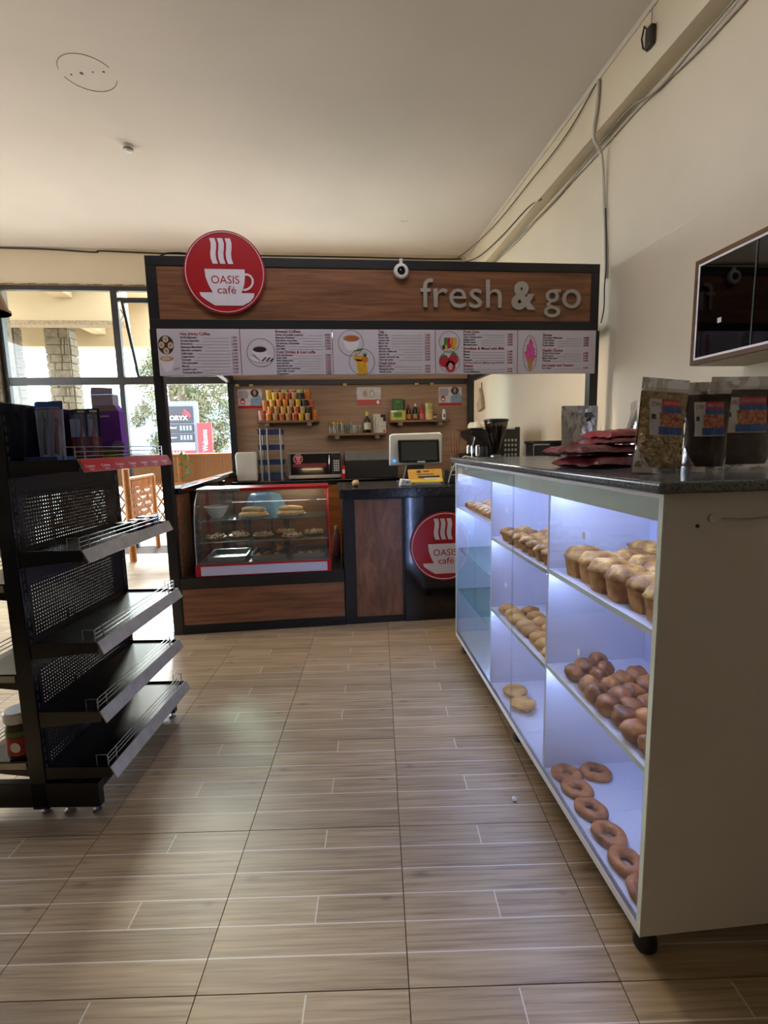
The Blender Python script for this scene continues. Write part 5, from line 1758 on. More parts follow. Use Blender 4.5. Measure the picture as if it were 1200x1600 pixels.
# ------------------------------------------------------------------ coffee corner
E0 = 1.1005
t = thing('espresso_machine', 'black espresso machine with chrome group heads and cups on top', 'coffee machine', (1.90, 5.45, E0))
t.scale = (1, 1, 1.27)
M_mblk = mat('machine black', '131417', .3, var=.1)
MB().prism([(-.30, .0), (.22, .0), (.22, .42), (-.02, .44), (-.30, .44), (-.30, .40), (-.12, .30), (-.12, .10), (-.30, .08)], -.02, .52).build('body', M_mblk, t, bev=.008)
MB().box((.06, -.026, .02), (.26, -.0205, .46)).build('side_panel', M_mblk, t, bev=.006)
kb = t.children[-1]
for r in range(4):
    for c in range(4):
        MB().lathe([(0, 0), (.013, 0), (.013, .004), (.0, .005)], (.09 + c * .040, -.0262, .22 + r * .042), 10, m=Matrix.Rotation(PI / 2, 3, 'X')).build('perforation', M_steel, kb, smooth=40)
MB().box((-.32, -.03, .441), (.20, .53, .46)).build('cup_tray', M_chrome, t, bev=.004)
for y in (.06, .25, .42):
    g = MB().lathe([(.034, 0), (.034, .05), (.028, .07)], (-.20, y, .24), 18).build('group_head', M_chrome, t, smooth=40)
    MB().lathe([(.036, 0), (.036, .022)], (-.20, y, .215), 18).build('portafilter', M_chrome, g, smooth=40)
    MB().tube([(-.236, y, .226), (-.30, y, .222), (-.37, y, .205)], .014, 10, radii=[.009, .014, .016]).build('handle', M_rubber, g, smooth=50)
    MB().tube([(-.20, y, .215), (-.20, y, .185)], .010, 8).build('spout', M_chrome, g)
MB().box((-.30, .0, .0805), (-.125, .50, .098)).build('drip_tray', M_steel, t, bev=.002)
MB().tube([(-.25, -.01, .40), (-.29, -.03, .30), (-.30, -.03, .16)], .006, 8).build('steam_wand', M_chrome, t, smooth=50)
M_china = mat('white china', 'd5cfc0', .3, var=.04)
cl_ = ['nearest white cup on top of the espresso machine', 'second white cup on top of the espresso machine', 'third white cup on top of the espresso machine', 'farthest white cup on top of the espresso machine']
for i, (x, y) in enumerate(((-.22, .04), (-.12, .12), (-.23, .20), (-.13, .32))):
    c = thing('china_cup', cl_[i], 'cup', (1.90 + x, 5.45 + y, E0 + .4605 * 1.27 - .0005), .5 * i, 'white cups on the espresso machine')
    MB().lathe([(.05, 0), (.052, .01), (.046, .04), (.030, .062), (.022, .07), (0, .07)], (0, 0, 0), 20).build('body', M_china, c, smooth=50)
    MB().tube([(.045, 0, .045), (.066, 0, .040), (.068, 0, .020), (.050, 0, .014)], .004, 6).build('handle', M_china, c, smooth=50)
for i, (x, y, h, l) in enumerate(((1.62, 4.93, .17, 'tall steel milk jug in front of the espresso machine'), (1.71, 4.83, .13, 'short steel milk jug beside the tall one'))):
    if i == 0:
        x, y = 1.45, 5.22
    if i == 1:
        x, y = 1.55, 5.10
    c = thing('milk_jug', l, 'jug', (x, y, E0), 0, 'steel milk jugs')
    MB().lathe([(.045, 0), (.047, .004), (.044, h * .6), (.036, h * .85), (.038, h), (.035, h), (.033, h * .85), (.040, h * .5), (.0, .01)], (0, 0, 0), 22).build('body', M_chrome, c, smooth=50)
    MB().tube([(.036, 0, h * .85), (.075, 0, h * .8), (.08, 0, h * .45), (.044, 0, h * .3)], .005, 6).build('handle', M_chrome, c, smooth=50)
t = thing('coffee_grinder', 'coffee grinder with a tall smoked bean hopper', 'coffee grinder', (1.64, 4.62, 0))
t.location = (1.74, 5.02, E0)
MB().box((-.07, -.07, 0), (.07, .07, .25)).build('motor_body', M_mblk, t, bev=.015, seg=3)
MB().lathe([(.045, .25), (.06, .258), (.06, .285), (.040, .295)], (0, 0, 0), 22).build('collar', M_steel, t, smooth=40)
MB().lathe([(.036, .295), (.040, .33), (.118, .60), (.120, .635)], (0, 0, 0), 28, cap=False).build('hopper', glass('smoked hopper', '8a8078', .12, opac=.25, body='1c1410'), t, smooth=50)
MB().lathe([(.0, .30), (.034, .30), (.038, .33), (.108, .575), (.0, .59)], (0, 0, 0), 28).build('beans', mat('coffee beans', '20120c', .5, var=.4, vscale=120, bump=.8, bscale=140), t, smooth=50)
MB().lathe([(.124, .630), (.126, .634), (.126, .652), (.11, .658), (0, .658)], (0, 0, 0), 28).build('lid', M_mblk, t, smooth=40)
MB().tube([(-.07, 0, .24), (-.11, 0, .235), (-.115, 0, .13)], .008, 8).build('dosing_fork', M_steel, t, smooth=50)
MB().tube([(.075, -.03, .28), (.10, -.03, .24), (.10, -.03, .12)], .008, 8).build('arm', M_steel, t, smooth=50)
t = thing('bean_grinder', 'black boxy coffee grinder with a round dial, near the right wall', 'coffee grinder', (2.06, 4.50, E0))
MB().prism([(-.17, .40), (.16, .40), (.16, .0), (-.02, .0), (-.02, .27), (-.17, .27)], -.09, .10).build('body', M_mblk, t, bev=.008)
MB().box((-.185, -.10, .4005), (.215, .11, .425)).build('lid', M_mblk, t, bev=.006)
MB().box((-.172, -.094, .385), (-.02, -.0905, .398)).build('trim', M_plast, t)
MB().box((-.172, -.094, .262), (-.02, -.0905, .275)).build('trim', M_plast, t)
dl = MB().lathe([(0, .012), (.024, .010), (.027, 0)], (.045, -.0905, .335), 18, m=Matrix.Rotation(PI / 2, 3, 'X')).build('dial', M_rubber, t, smooth=40)
MB().lathe([(.016, 0), (.020, 0), (.020, .002), (.016, .002), (.016, 0)], (.045, -.1028, .335), 18, m=Matrix.Rotation(PI / 2, 3, 'X')).build('dial_ring', M_plast, dl)
MB().lathe([(.02, .18), (.028, .20), (.028, .26), (.015, .27)], (-.09, 0, 0), 14).build('spout', M_rubber, t, smooth=40)
MB().box((-.12, -.07, .0), (-.021, .07, .02)).build('drip_plate', M_mblk, t, bev=.003)
t = thing('whisk_pot', 'small pot of stirrers beside the espresso machine', 'pot', (1.47, 5.66, E0))
MB().lathe([(.045, 0), (.05, .005), (.05, .16), (.046, .16), (.046, .01), (0, .01)], (0, 0, 0), 18).build('pot', mat('grey green pot', '5f6a5c', .4), t, smooth=40)
for k in range(4):
    a = k * 1.6
    MB().tube([(.01 * math.cos(a), .01 * math.sin(a), .012), (.06 * math.cos(a), .05 * math.sin(a), .56 - .04 * k)], .008, 8).build('stirrer', mat('brown wood stick', '7a4a2c', .6, var=.2), t, smooth=50)
t = thing('cloth_bundle', 'beige paper bundle hanging on the cream wall beside the back post', 'bag', (2.384, 7.55, 2.02))
t.location = (2.419, 7.60, 2.02)
MB().prism([(-.12, .02), (.10, -.02), (.14, .12), (.06, .16), (.03, .34), (-.06, .20)], -.06, -.001, 'yz').build('bundle', mat('beige paper', 'a89882', .7, var=.1), t, bev=.01)
MB().tube([(-.01, .035, .33), (-.006, .04, .42)], .006, 6).build('hook', M_rubber, t)

# pink bottle in the gap right of the warmer
t = thing('pink_bottle', 'pink plastic bottle in the gap right of the pastry warmer', 'bottle', (0.055, 4.68, .4705))
MB().lathe([(0, 0), (.034, 0), (.036, .006), (.036, .20), (.020, .24), (.014, .25), (.014, .28), (0, .28)], (0, 0, 0), 18).build('body', mat('dull pink plastic', '9c6a70', .45, var=.06), t, smooth=45)
MB().lathe([(.0165, .262), (.0165, .295), (0, .296)], (0, 0, 0), 14).build('cap', M_plast, t, smooth=40)
# ------------------------------------------------------------------ pouches on the granite top
GT = Z1 + .0325
M_foil = mat('silver foil', 'c6c6ce', 0.2, metal=.92, var=0.12, vscale=9, bump=.9, bscale=14)
M_film = glass('clear pouch film', 'f2efe8', .05, rough=.10, opac=.02, body='d8d2c4')
M_nuts = crust('roasted nuts', '9c8260', 'ccb08a', 'e8d4b0', 60)
M_plum = crust('dark dried fruit', '1a0e10', '2e1a1c', '45282a', 50)
M_lblue = mat('label blue', '3a5ca8', .4, var=.12, vscale=30)
M_lred = mat('label red', 'cc4450', .4, var=.12, vscale=30)
M_lwht = mat('label white', 'dedae2', .4, var=.08)
M_lpic = crust('label nut photo', '8c3030', 'c88060', 'd8b08c', 90)
def pouch_surf(w, h, t, sd, wr=.006):
    def S(u, v, side):
        f = max(0.0, 1 - (max(0, v - .10) / .78) ** 1.6) if v > .10 else 1.0
        if v > .88:
            f = 0.0
        wx = w / 2 * (1 - .05 * (1 - abs(v - .5) * 2) * f)
        x = u * wx
        y = side * t / 2 * f * (max(0.0, 1 - abs(u) ** 2.2)) ** .6
        n = noise.noise(Vector((u * 3 + sd, v * 5, sd * 2.3 + side))) * wr + noise.noise(Vector((u * 9 + sd, v * 11, sd + side * 4))) * wr * .5
        y += side * n * (f + .15) * (1 - abs(u) ** 4)
        return Vector((x, y, v * h))
    return S
def sheet(b, S, u0, u1, v0, v1, side, nu=18, nv=26, off=0.0):
    base = len(b.v)
    for j in range(nv + 1):
        for i in range(nu + 1):
            p = S(u0 + (u1 - u0) * i / nu, v0 + (v1 - v0) * j / nv, side)
            p.y += side * off
            b.v.append(p)
    for j in range(nv):
        for i in range(nu):
            a = base + j * (nu + 1) + i
            b.f.append((a, a + 1, a + nu + 2, a + nu + 1))
def pouch(name, label, x, y, rz, w, h, t, fill, lean=0.0, sd=1.0, labelled=True, group=None, roll=0.0, word=None):
    o = thing(name, label, 'pouch', (x, y, GT), rz, group)
    o.rotation_euler = (lean, roll, rz)
    S = pouch_surf(w, h, t, sd)
    b = MB()
    sheet(b, S, -1, 1, 0, 1, -1)
    b.build('front_film', M_film if fill else M_foil, o, smooth=70)
    b = MB()
    sheet(b, S, -1, 1, 0, 1, 1)
    b.build('back_foil', M_foil, o, smooth=70)
    b = MB()
    b.prism([(S(-1 + i / 10, 0, -1).x, S(-1 + i / 10, 0, -1).y) for i in range(21)] + [(S(1 - i / 10, 0, 1).x, S(1 - i / 10, 0, 1).y) for i in range(21)], 0.0, .001, 'xy')
    b.build('gusset', M_foil, o)
    if fill:
        b = MB()
        sheet(b, S, -.97, .97, .04, .86, -1, off=-.0035)
        sheet(b, S, -.97, .97, .04, .86, 1, off=-.004)
        b.build('contents', fill, o, smooth=70)
        # silver corners and side folds of the printed foil
        for s_ in (-1, 1):
            b = MB()
            base = len(b.v)
            for k in range(13):
                v = .30 * k / 12
                u_in = s_ * (1 - .55 * (1 - (k / 12)) ** 1.4)
                p0, p1 = S(u_in, v, -1), S(s_ * 1.0, v, -1)
                p0.y -= .0012
                p1.y -= .0012
                pm = S((u_in + s_) / 2, v, -1)
                pm.y -= .0012
                b.v += [p0, pm, p1]
            for k in range(12):
                a = base + 3 * k
                b.f += [(a, a + 1, a + 4, a + 3), (a + 1, a + 2, a + 5, a + 4)]
            b.build('foil_corner', M_foil, o, smooth=60)
        b = MB()
        sheet(b, S, -1.0, 1.0, 0, .06, -1, off=.0012, nv=3)
        b.build('foil_foot', M_foil, o, smooth=60)
        if fill is M_nuts:
            rr = random.Random(int(sd * 10))
            b = MB()
            for k in range(300):
                u, v = rr.uniform(-.88, .88), rr.uniform(.08, .78)
                p = S(u, v, -1)
                b.ball((p.x, p.y + .004, p.z), .0085, 6, 4, .3, 4, k, (1.2, .6, .8))
            oo = b.build('nut_pieces', M_nuts, o, smooth=60)
            oo['kind'] = 'stuff'
    if word is not None:
        def lay(nm, u0, u1, v0, v1, m, k):
            b = MB()
            sheet(b, S, u0, u1, v0, v1, -1, 24, 24, off=.0035 + .0012 * k)
            return b.build(nm, m, o, smooth=70)
        lay('label_sheet', -.72, .62, .40, .78, M_lwht, 0)
        lay('label_red_band', -.22, .62, .70, .78, M_lred, 1)
        lay('label_blue_band', -.26, .62, .64, .70, M_lblue, 1)
        lay('label_photo', -.34, .62, .49, .64, M_lpic, 1)
        lay('label_blue_foot', -.42, .62, .41, .49, M_lblue, 1)
        lay('label_badge', -.66, -.50, .57, .62, mat('label dark green', '2c4a4a', .5), 1)
        for body, u0, u1, v0, v1, mm in ((word, -.66, -.26, .70, .745, M_inkred), ('PEANUT ROASTED', -.16, .58, .722, .758, M_signwhite)):
            q = text('lettering', body, mm, o, (0, 0, 0), rot=(0, 0, 0), size=.02, extrude=0.0)
            vs_ = [v.co.copy() for v in q.data.vertices]
            xs, ys = [v.x for v in vs_], [v.y for v in vs_]
            for v in q.data.vertices:
                uu = u0 + (u1 - u0) * (v.co.x - min(xs)) / (max(xs) - min(xs))
                vv = v0 + (v1 - v0) * (v.co.y - min(ys)) / (max(ys) - min(ys))
                p = S(uu, vv, -1)
                p.y -= .0062
                v.co = p
    b = MB()
    sheet(b, S, -.99, .99, .885, .90, -1, off=.0018, nv=2)
    b.build('zip_seal', M_film if fill else M_foil, o, smooth=60)
    return o
pouch('nut_pouch', 'clear pouch of roasted nuts with a red and blue label, on the granite corner', 1.012, 1.44, .10, .168, .285, .085, M_nuts, .03, 1.3, word='ETAMU', roll=.06)
pouch('fruit_pouch', 'dark dried fruit pouch turned sideways between the two larger pouches', 1.182, 1.45, -.22, .130, .275, .075, M_plum, .03, 2.6, word='ETAMU')
pouch('fruit_pouch', 'wide dark dried fruit pouch with a large label, at the right edge', 1.365, 1.53, .0, .235, .30, .095, M_plum, .04, 4.1, word='ETAMU')
pouch('foil_pouch', 'plain silver foil pouch standing upright behind the red packs', 1.215, 2.30, .05, .190, .270, .08, None, -.02, 5.2, False)
pouch('foil_pouch', 'silver foil pouch turned edge on beside the upright foil pouch', 1.36, 2.45, 1.1, .180, .275, .075, None, .0, 6.6, False)
pouch('foil_pouch', 'slim silver foil pouch leaning apart from the other two', 1.385, 2.14, 1.15, .17, .275, .075, None, .0, 7.9, False)

# flat red packs
M_redpack = mat('dark red glossy pack', '73262e', 0.3, var=.5, vscale=9, bump=1.0, bscale=26, coat=.2)
M_redpack2 = mat('bright red glossy pack', '96202c', 0.3, var=.35, vscale=9, bump=1.0, bscale=26, coat=.2)
def flatpack(label, x, y, z, rz, w, d, h, sd, m, tilt=0.0):
    b = MB()
    nu, nv = 26, 18
    for side in (1, -1):
        base = len(b.v)
        for j in range(nv + 1):
            for i in range(nu + 1):
                u, v = -1 + 2 * i / nu, -1 + 2 * j / nv
                f = max(0, 1 - abs(u) ** 4) ** .42 * max(0, 1 - abs(v) ** 4) ** .42
                n = noise.noise(Vector((u * 3 + sd, v * 3, sd + side))) * .25 + noise.noise(Vector((u * 8 + sd, v * 8, sd))) * .12
                zz = h / 2 + side * h / 2 * f * (1 - min(.5, abs(n) * 1.6))
                ex = 1 + .06 * noise.noise(Vector((v * 3.1, sd, 1))) * abs(u) ** 3
                ey = 1 + .08 * noise.noise(Vector((u * 3.7, sd, 5))) * abs(v) ** 3
                zz += .007 * noise.noise(Vector((u * 6, v * 6, sd + 9))) * f + (.010 * noise.noise(Vector((u * 2.5, v * 2.5, sd + 20))) - .010) * max(abs(u), abs(v)) ** 6
                b.v.append(Vector((u * w / 2 * ex, v * d / 2 * ey, max(0.0, zz))))
        for j in range(nv):
            for i in range(nu):
                a = base + j * (nu + 1) + i
                b.f.append((a, a + 1, a + nu + 2, a + nu + 1))
    o = b.build('flat_pack', m, smooth=70)
    o.location = (x, y, z)
    o.rotation_euler = (0, tilt, rz)
    tag(o, label, 'pack', 'red packs lying on the granite top')
    s = MB().box((-w * .18, -d / 2 - .0005, h * .42), (w * .16, -d / 2 + .02, h * .50))
    return o
flatpack('lowest dark red glossy pack, flat on the granite top', 1.10, 1.86, GT, .30, .36, .26, .046, 1.2, M_redpack)
flatpack('middle dark red glossy pack of the pile on the granite top', 1.085, 1.90, GT + .046, .18, .37, .26, .042, 3.9, M_redpack, .02)
flatpack('second dark red pack from the top, partly covered by the bright one', 1.19, 1.93, GT + .088, .25, .30, .24, .032, 5.1, M_redpack, -.02)
flatpack('bright red pack on top of the pile, against the nut pouch', 1.20, 1.93, GT + .116, .12, .26, .20, .030, 7.7, M_redpack2, -.03)

# ------------------------------------------------------------------ wall cabinet on the right
wc = thing('wall_cabinet', 'brown framed wall cabinet with dark glass doors on the right wall', 'cabinet', (2.384, 2.0, 1.925))
M_cabw = wood('brown cabinet wood', '4a3018', '6b4726', (9, 1.4, 12), .5)
Y0c, Y1c, D_, H_ = -.95, .665, .325, .555
def wcb(nm, m, *boxes, parent=None, bev=.002):
    b = MB()
    for a, c in boxes:
        b.box(a, c)
    return b.build(nm, m, parent or wc, bev=bev)
wcb('carcass', M_cabw, ((-D_, Y0c, 0), (-.001, Y1c, .018)), ((-D_, Y0c, H_ - .018), (-.001, Y1c, H_)), ((-D_, Y0c, .0185), (-.001, Y0c + .018, H_ - .0185)), ((-D_, Y1c - .018, .0185), (-.001, Y1c, H_ - .0185)))
wcb('underside', mat('pale underside board', 'b0a694', .7, var=.06), ((-D_ + .02, Y0c + .01, -.003), (-.001, Y1c - .004, -.0003)), bev=0)
wcb('back_board', mat('dark cabinet back', '1b1214', .8, var=.3), ((-.012, Y0c + .0185, .0185), (-.001, Y1c - .0185, H_ - .0185)), bev=0)
wcb('front_frame', M_cabw, ((-D_ - .012, Y0c, 0), (-D_ - .0005, Y1c, .024)), ((-D_ - .012, Y0c, H_ - .024), (-D_ - .0005, Y1c, H_)), ((-D_ - .012, Y1c - .024, .0245), (-D_ - .0005, Y1c, H_ - .0245)), ((-D_ - .012, Y0c, .0245), (-D_ - .0005, Y0c + .024, H_ - .0245)))
wcb('white_trim', M_white, ((-D_ - .010, Y0c + .0245, .0245), (-D_ - .001, Y1c - .0245, .036)), ((-D_ - .010, Y0c + .0245, H_ - .036), (-D_ - .001, Y1c - .0245, H_ - .0245)), ((-D_ - .010, Y1c - .036, .0365), (-D_ - .001, Y1c - .0245, H_ - .0365)), bev=0)
M_smoke = glass('dark cabinet glass', '5a5552', .10, opac=.10, body='141012')
for a, c in ((.27, .629), (-.13, .262), (-.92, -.138)):
    wcb('glass_door', M_smoke, ((-D_ - .006, a, .0365), (-D_ - .002, c, H_ - .0365)), bev=0)
wcb('door_edge', mat('grey green glass edge', '3c4440', .3), ((-D_ - .009, .262, .0365), (-D_ - .001, .270, H_ - .0365)), bev=0)
wcb('inner_shelf', mat('dark wine shelf', '2c1e1e', .6), ((-D_ + .03, Y0c + .0185, .40), (-.013, Y1c - .0185, .412)), bev=0)
for k in range(7):
    yy = .55 - k * .16
    o = MB().lathe([(.035, 0), (.036, .01), (.036, .17), (.014, .23), (.014, .29), (0, .29)], (0, 0, 0), 14).build('dark_bottle', mat('dark wine bottle', '1a0e10', .15), smooth=40)
    o.location = (2.384 - .17, 2.0 + yy, 1.925 + .0187)
    tag(o, 'dark bottle behind the cabinet glass, %s from the far end' % ORD[k], 'bottle', 'dark bottles in the wall cabinet')
wcb('price_tag', M_plast, ((-D_ - .0075, .46, .19), (-D_ - .0063, .485, .215)), bev=0)

# ------------------------------------------------------------------ cables and ceiling fittings
def cable(name, label, pts, r, m, cat='cable', n=8):
    c = bpy.data.curves.new(name, 'CURVE')
    # smooth polyline by catmull-rom, swept as a tube mesh
    P_ = [Vector(p) for p in pts]
    out = []
    for i in range(len(P_) - 1):
        p0, p1, p2, p3 = P_[max(i - 1, 0)], P_[i], P_[i + 1], P_[min(i + 2, len(P_) - 1)]
        for k in range(6):
            t_ = k / 6
            out.append(.5 * ((2 * p1) + (p2 - p0) * t_ + (2 * p0 - 5 * p1 + 4 * p2 - p3) * t_ ** 2 + (-p0 + 3 * p1 - 3 * p2 + p3) * t_ ** 3))
    out.append(P_[-1])
    bpy.data.curves.remove(c)
    o = MB().tube(out, r, n).build(name, m, smooth=60)
    return tag(o, label, cat)
cable('ceiling_cable', 'dark cable pinned along the top of the back wall', [(-4.7, 8.035, 4.405), (-3.9, 8.035, 4.40), (-3.25, 8.03, 4.37), (-3.15, 8.03, 4.39), (-2.4, 8.035, 4.375), (-1.0, 8.035, 4.37), (.6, 8.035, 4.375), (1.6, 8.035, 4.37), (2.2, 8.035, 4.38)], .011, M_cable)
cable('header_cable', 'short black cable looped over the left end of the kiosk header', [(-1.22, 4.14, 2.963), (-1.15, 4.13, 2.99), (-1.02, 4.13, 2.992), (-.93, 4.14, 2.965)], .007, M_cable)
cable('wall_cable', 'white cables running under the beam on the right wall', [(2.405, 2.6, 3.95), (2.405, 3.05, 3.93), (2.40, 3.3, 3.935), (2.405, 3.8, 3.975), (2.405, 4.4, 3.965), (2.405, 5.4, 3.97), (2.405, 6.2, 3.96), (2.405, 7.0, 4.0), (2.405, 7.9, 4.0)], .010, M_cablew)
cable('wall_cable', 'grey cable sagging along the beam above the white cables', [(2.39, 2.6, 4.005), (2.385, 3.2, 3.96), (2.39, 3.6, 3.945), (2.36, 3.9, 4.0), (2.39, 4.5, 3.99), (2.395, 5.2, 3.95), (2.395, 6.2, 3.985), (2.39, 7.4, 3.99)], .007, mat('grey cable', '8d877d', .5))
cable('drop_conduit', 'white conduit dropping from the ceiling edge to the kiosk corner', [(2.262, 4.16, 4.375), (2.265, 4.17, 4.2), (2.268, 4.22, 4.0), (2.37, 4.26, 3.85), (2.40, 4.25, 3.4), (2.40, 4.21, 3.1), (2.40, 4.19, 2.88)], .014, M_trunk)
cable('drop_cable', 'thin dark wire hanging beside the white conduit at the kiosk corner', [(2.395, 4.22, 3.45), (2.39, 4.17, 3.0), (2.36, 4.13, 2.80), (2.345, 4.10, 2.62), (2.335, 4.12, 2.5)], .005, M_cable)
cable('slack_wire', 'thin dark wire sagging under the ceiling edge', [(2.262, 4.2, 4.37), (2.258, 4.7, 4.27), (2.255, 5.5, 4.27), (2.255, 6.6, 4.30), (2.22, 7.6, 4.38), (2.10, 8.0, 4.36)], .005, M_cable)
cable('slack_wire', 'thin dark wire drooping from the beam to the back corner', [(2.30, 5.3, 4.008), (2.27, 5.6, 4.05), (2.26, 6.4, 4.07), (2.24, 7.3, 4.15), (2.15, 8.0, 4.30)], .006, M_cable)
t = thing('power_adapter', 'dark power adapter dangling from a cord under the ceiling edge', 'adapter', (2.262, 3.50, 4.16))
MB().box((-.022, -.035, -.02), (.018, .035, .105)).build('block', mat('grey black plastic', '2c2723', .5, var=.1), t, bev=.012, seg=3)
MB().tube([(0, .03, .10), (0, .075, .16), (0, .10, .10), (0, .08, .03), (0, .03, -.02)], .006, 8).build('cord', M_cable, t, smooth=60)
MB().tube([(0, 0, .105), (.004, 0, .222)], .004, 6).build('hanger', M_cablew, t)
t = thing('smoke_detector', 'small white smoke detector on the ceiling', 'smoke detector', (-1.805, 5.45, CEIL - .0005))
MB().lathe([(.055, 0), (.056, -.012), (.050, -.020)], (0, 0, 0), 24).build('base', M_plast, t, smooth=40)
MB().lathe([(.048, -.0205), (.044, -.035), (.036, -.048), (.020, -.055), (0, -.056)], (0, 0, 0), 24).build('dome', M_plast, t, smooth=60)
MB().lathe([(.0455, -.030), (.0445, -.038)], (0, 0, 0), 24).build('vent_ring', M_ink, t)
tag(MB().ball((0, 0, .008), .011, 10, 6, .5, 9, 2, (1, 1, .8)).build('paper_scrap', M_plast, smooth=40), 'tiny white paper scrap on the floor by the bread case', 'scrap').location = (0.742, 1.86, 0.0)
# ------------------------------------------------------------------ outside
M_pave = mat('pale concrete paving', 'b5ab9c', .7, var=.12, vscale=3)
M_soffit = mat('beige soffit', 'b9a182', .85, var=.04, vscale=1)
b = MB().box((-40, BACK + .1, -.12), (30, 80, -.01))
b.box((-40, -30, -.12), (LEFT - .2, BACK + .1, -.01)).box((LEFT - .2, -30, -.12), (30, FRONT - .2, -.01)).box((WLOW + .2, FRONT - .2, -.12), (30, BACK + .1, -.01))
struct(b.build('ground', M_pave), 'pale paved ground outside')
b = MB().box((-9.5, BACK + .21, 4.75), (-3.6, 12.2, 4.95))
cn = struct(b.build('canopy', M_soffit), 'beige canopy roof outside the glazed front')
cn['kind'] = 'structure'
for (a, c) in (((-9.5, 9.9, 3.80), (-3.6, 10.15, 4.7495)), ((-9.5, 11.95, 3.80), (-3.6, 12.2, 4.7495)), ((-7.8, 8.3, 4.15), (-7.5, 9.89, 4.7495)), ((-4.75, 8.3, 4.25), (-4.45, 9.89, 4.7495)), ((-5.0, 10.16, 4.05), (-4.75, 11.94, 4.7495))):
    MB().box(a, c).build('beam', M_soffit, cn)
MB().box((-9.5, 9.885, 3.79), (-3.59, 10.16, 3.86)).build('rough_edge', mat('rough brown plaster', '8d7660', .9), cn)

M_brick = bpy.data.materials.new('stone block cladding')
M_brick.use_nodes = True
_nt = M_brick.node_tree
_bt = _nt.nodes.new('ShaderNodeTexBrick')
_tc = _nt.nodes.new('ShaderNodeTexCoord')
_mp = _nt.nodes.new('ShaderNodeMapping')
_mp.inputs['Rotation'].default_value = (PI / 2, 0, 0)
_nt.links.new(_tc.outputs['Object'], _mp.inputs[0])
_nt.links.new(_mp.outputs[0], _bt.inputs['Vector'])
_bt.inputs['Scale'].default_value = 3.2
_bt.inputs['Color1'].default_value = lin('6f6353')
_bt.inputs['Color2'].default_value = lin('9a8b76')
_bt.inputs['Mortar'].default_value = lin('4a4034')
_bt.inputs['Mortar Size'].default_value = .02
_nt.links.new(_bt.outputs['Color'], _nt.nodes['Principled BSDF'].inputs['Base Color'])
_nt.nodes['Principled BSDF'].inputs['Roughness'].default_value = .9
def stone_column(label, x0, x1, y0, y1, ztop, neck=None):
    t = thing('stone_column', label, 'column', ((x0 + x1) / 2, (y0 + y1) / 2, -.01))
    rr = random.Random(int(x0 * 100))
    w, d = (x1 - x0) / 2, (y1 - y0) / 2
    MB().box((-w + .02, -d + .02, 0), (w - .02, d - .02, ztop + .01)).build('core', M_stone, t)
    z = 0.0
    k = 0
    while z < ztop - .05:
        h = rr.uniform(.13, .20)
        h = min(h, ztop - z)
        cuts = [-w] + sorted(rr.uniform(-w * .7, w * .7) for _ in range(2)) + [w]
        for a, c in zip(cuts, cuts[1:]):
            if c - a > .05:
                MB().box((a + .006, -d - rr.uniform(0, .025), z + .006), (c - .006, -d + .02, z + h - .006)).build('stone', M_stone, t, bev=.01)
        MB().box((w - .02, -d + .03, z + .006), (w + rr.uniform(0, .025), d, z + h - .006)).build('stone', M_stone, t, bev=.01)
        z += h
    if neck:
        MB().box((-neck, -.12, ztop + .011), (neck, .12, 4.757)).build('neck', M_brick, t)
stone_column('far stone column with a narrow neck under the canopy', -5.56, -5.10, 11.0, 11.35, 4.07, .11)
stone_column('stone column at the left end of the canopy, cut by the window edge', -6.62, -6.14, 11.0, 11.3, 4.74)

# bamboo fence at the terrace edge
M_reed = mat('bamboo reed', '94622c', .6, var=.35, vscale=30, stretch=(14, 14, .6))
M_bam = mat('bamboo pole', 'a5672a', .5, var=.25, vscale=8)
fn = thing('bamboo_fence', 'bamboo fence with a reed band over crossed slats outside the glazing', 'fence', (-2.4, 8.75, -.01))
for x in (-2.2, -1.15, -.1, .95, 2.0):
    MB().tube([(x, 0, 0), (x, 0, 1.42)], .035, 10).build('post', M_bam, fn, smooth=50)
for z in (1.43, .95, .30):
    MB().tube([(-2.3, -.03, z), (2.1, -.03, z)], .022, 8).build('rail', M_bam, fn, smooth=50)
b = MB()
rr = random.Random(5)
for k in range(230):
    x = -2.25 + k * .0188
    b.box((x, -.015 - rr.uniform(0, .006), .96), (x + .016, .0, 1.41 + rr.uniform(0, .012)))
o = b.build('reed_band', M_reed, fn)
o['kind'] = 'stuff'
for k in range(30):
    x = -2.25 + k * .145
    for s in (-1, 1):
        x1 = x + s * .40
        if -2.3 < x1 < 2.1 and -2.3 < x < 2.1:
            MB().bar((x, .004 * s, .31), (x1, .004 * s, .94), .028, .007, (0, 1, 0)).build('slat', M_bam, fn)
# bamboo screen that runs in from the fence
bs2 = thing('bamboo_screen', 'standing bamboo screen with a lattice panel between rack and kiosk', 'screen', (-2.70, 7.0, 0))
for y, h, r in ((0, 1.27, .045), (1.02, 1.14, .035)):
    MB().tube([(0, y, .0), (0, y, h)], r, 10).build('post', M_bam, bs2, smooth=50)
for z in (1.13, .52):
    MB().tube([(0, .0, z), (0, 1.02, z)], .024, 8).build('rail', M_bam, bs2, smooth=50)
for k in range(20):
    for s in (-1, 1):
        y = .04 + k * .05
        y1 = y + s * .16
        if .02 < y1 < 1.0:
            MB().bar((.006 * s, y, .53), (.006 * s, y1, 1.12), .014, .007, (1, 0, 0)).build('slat', M_bam, bs2)
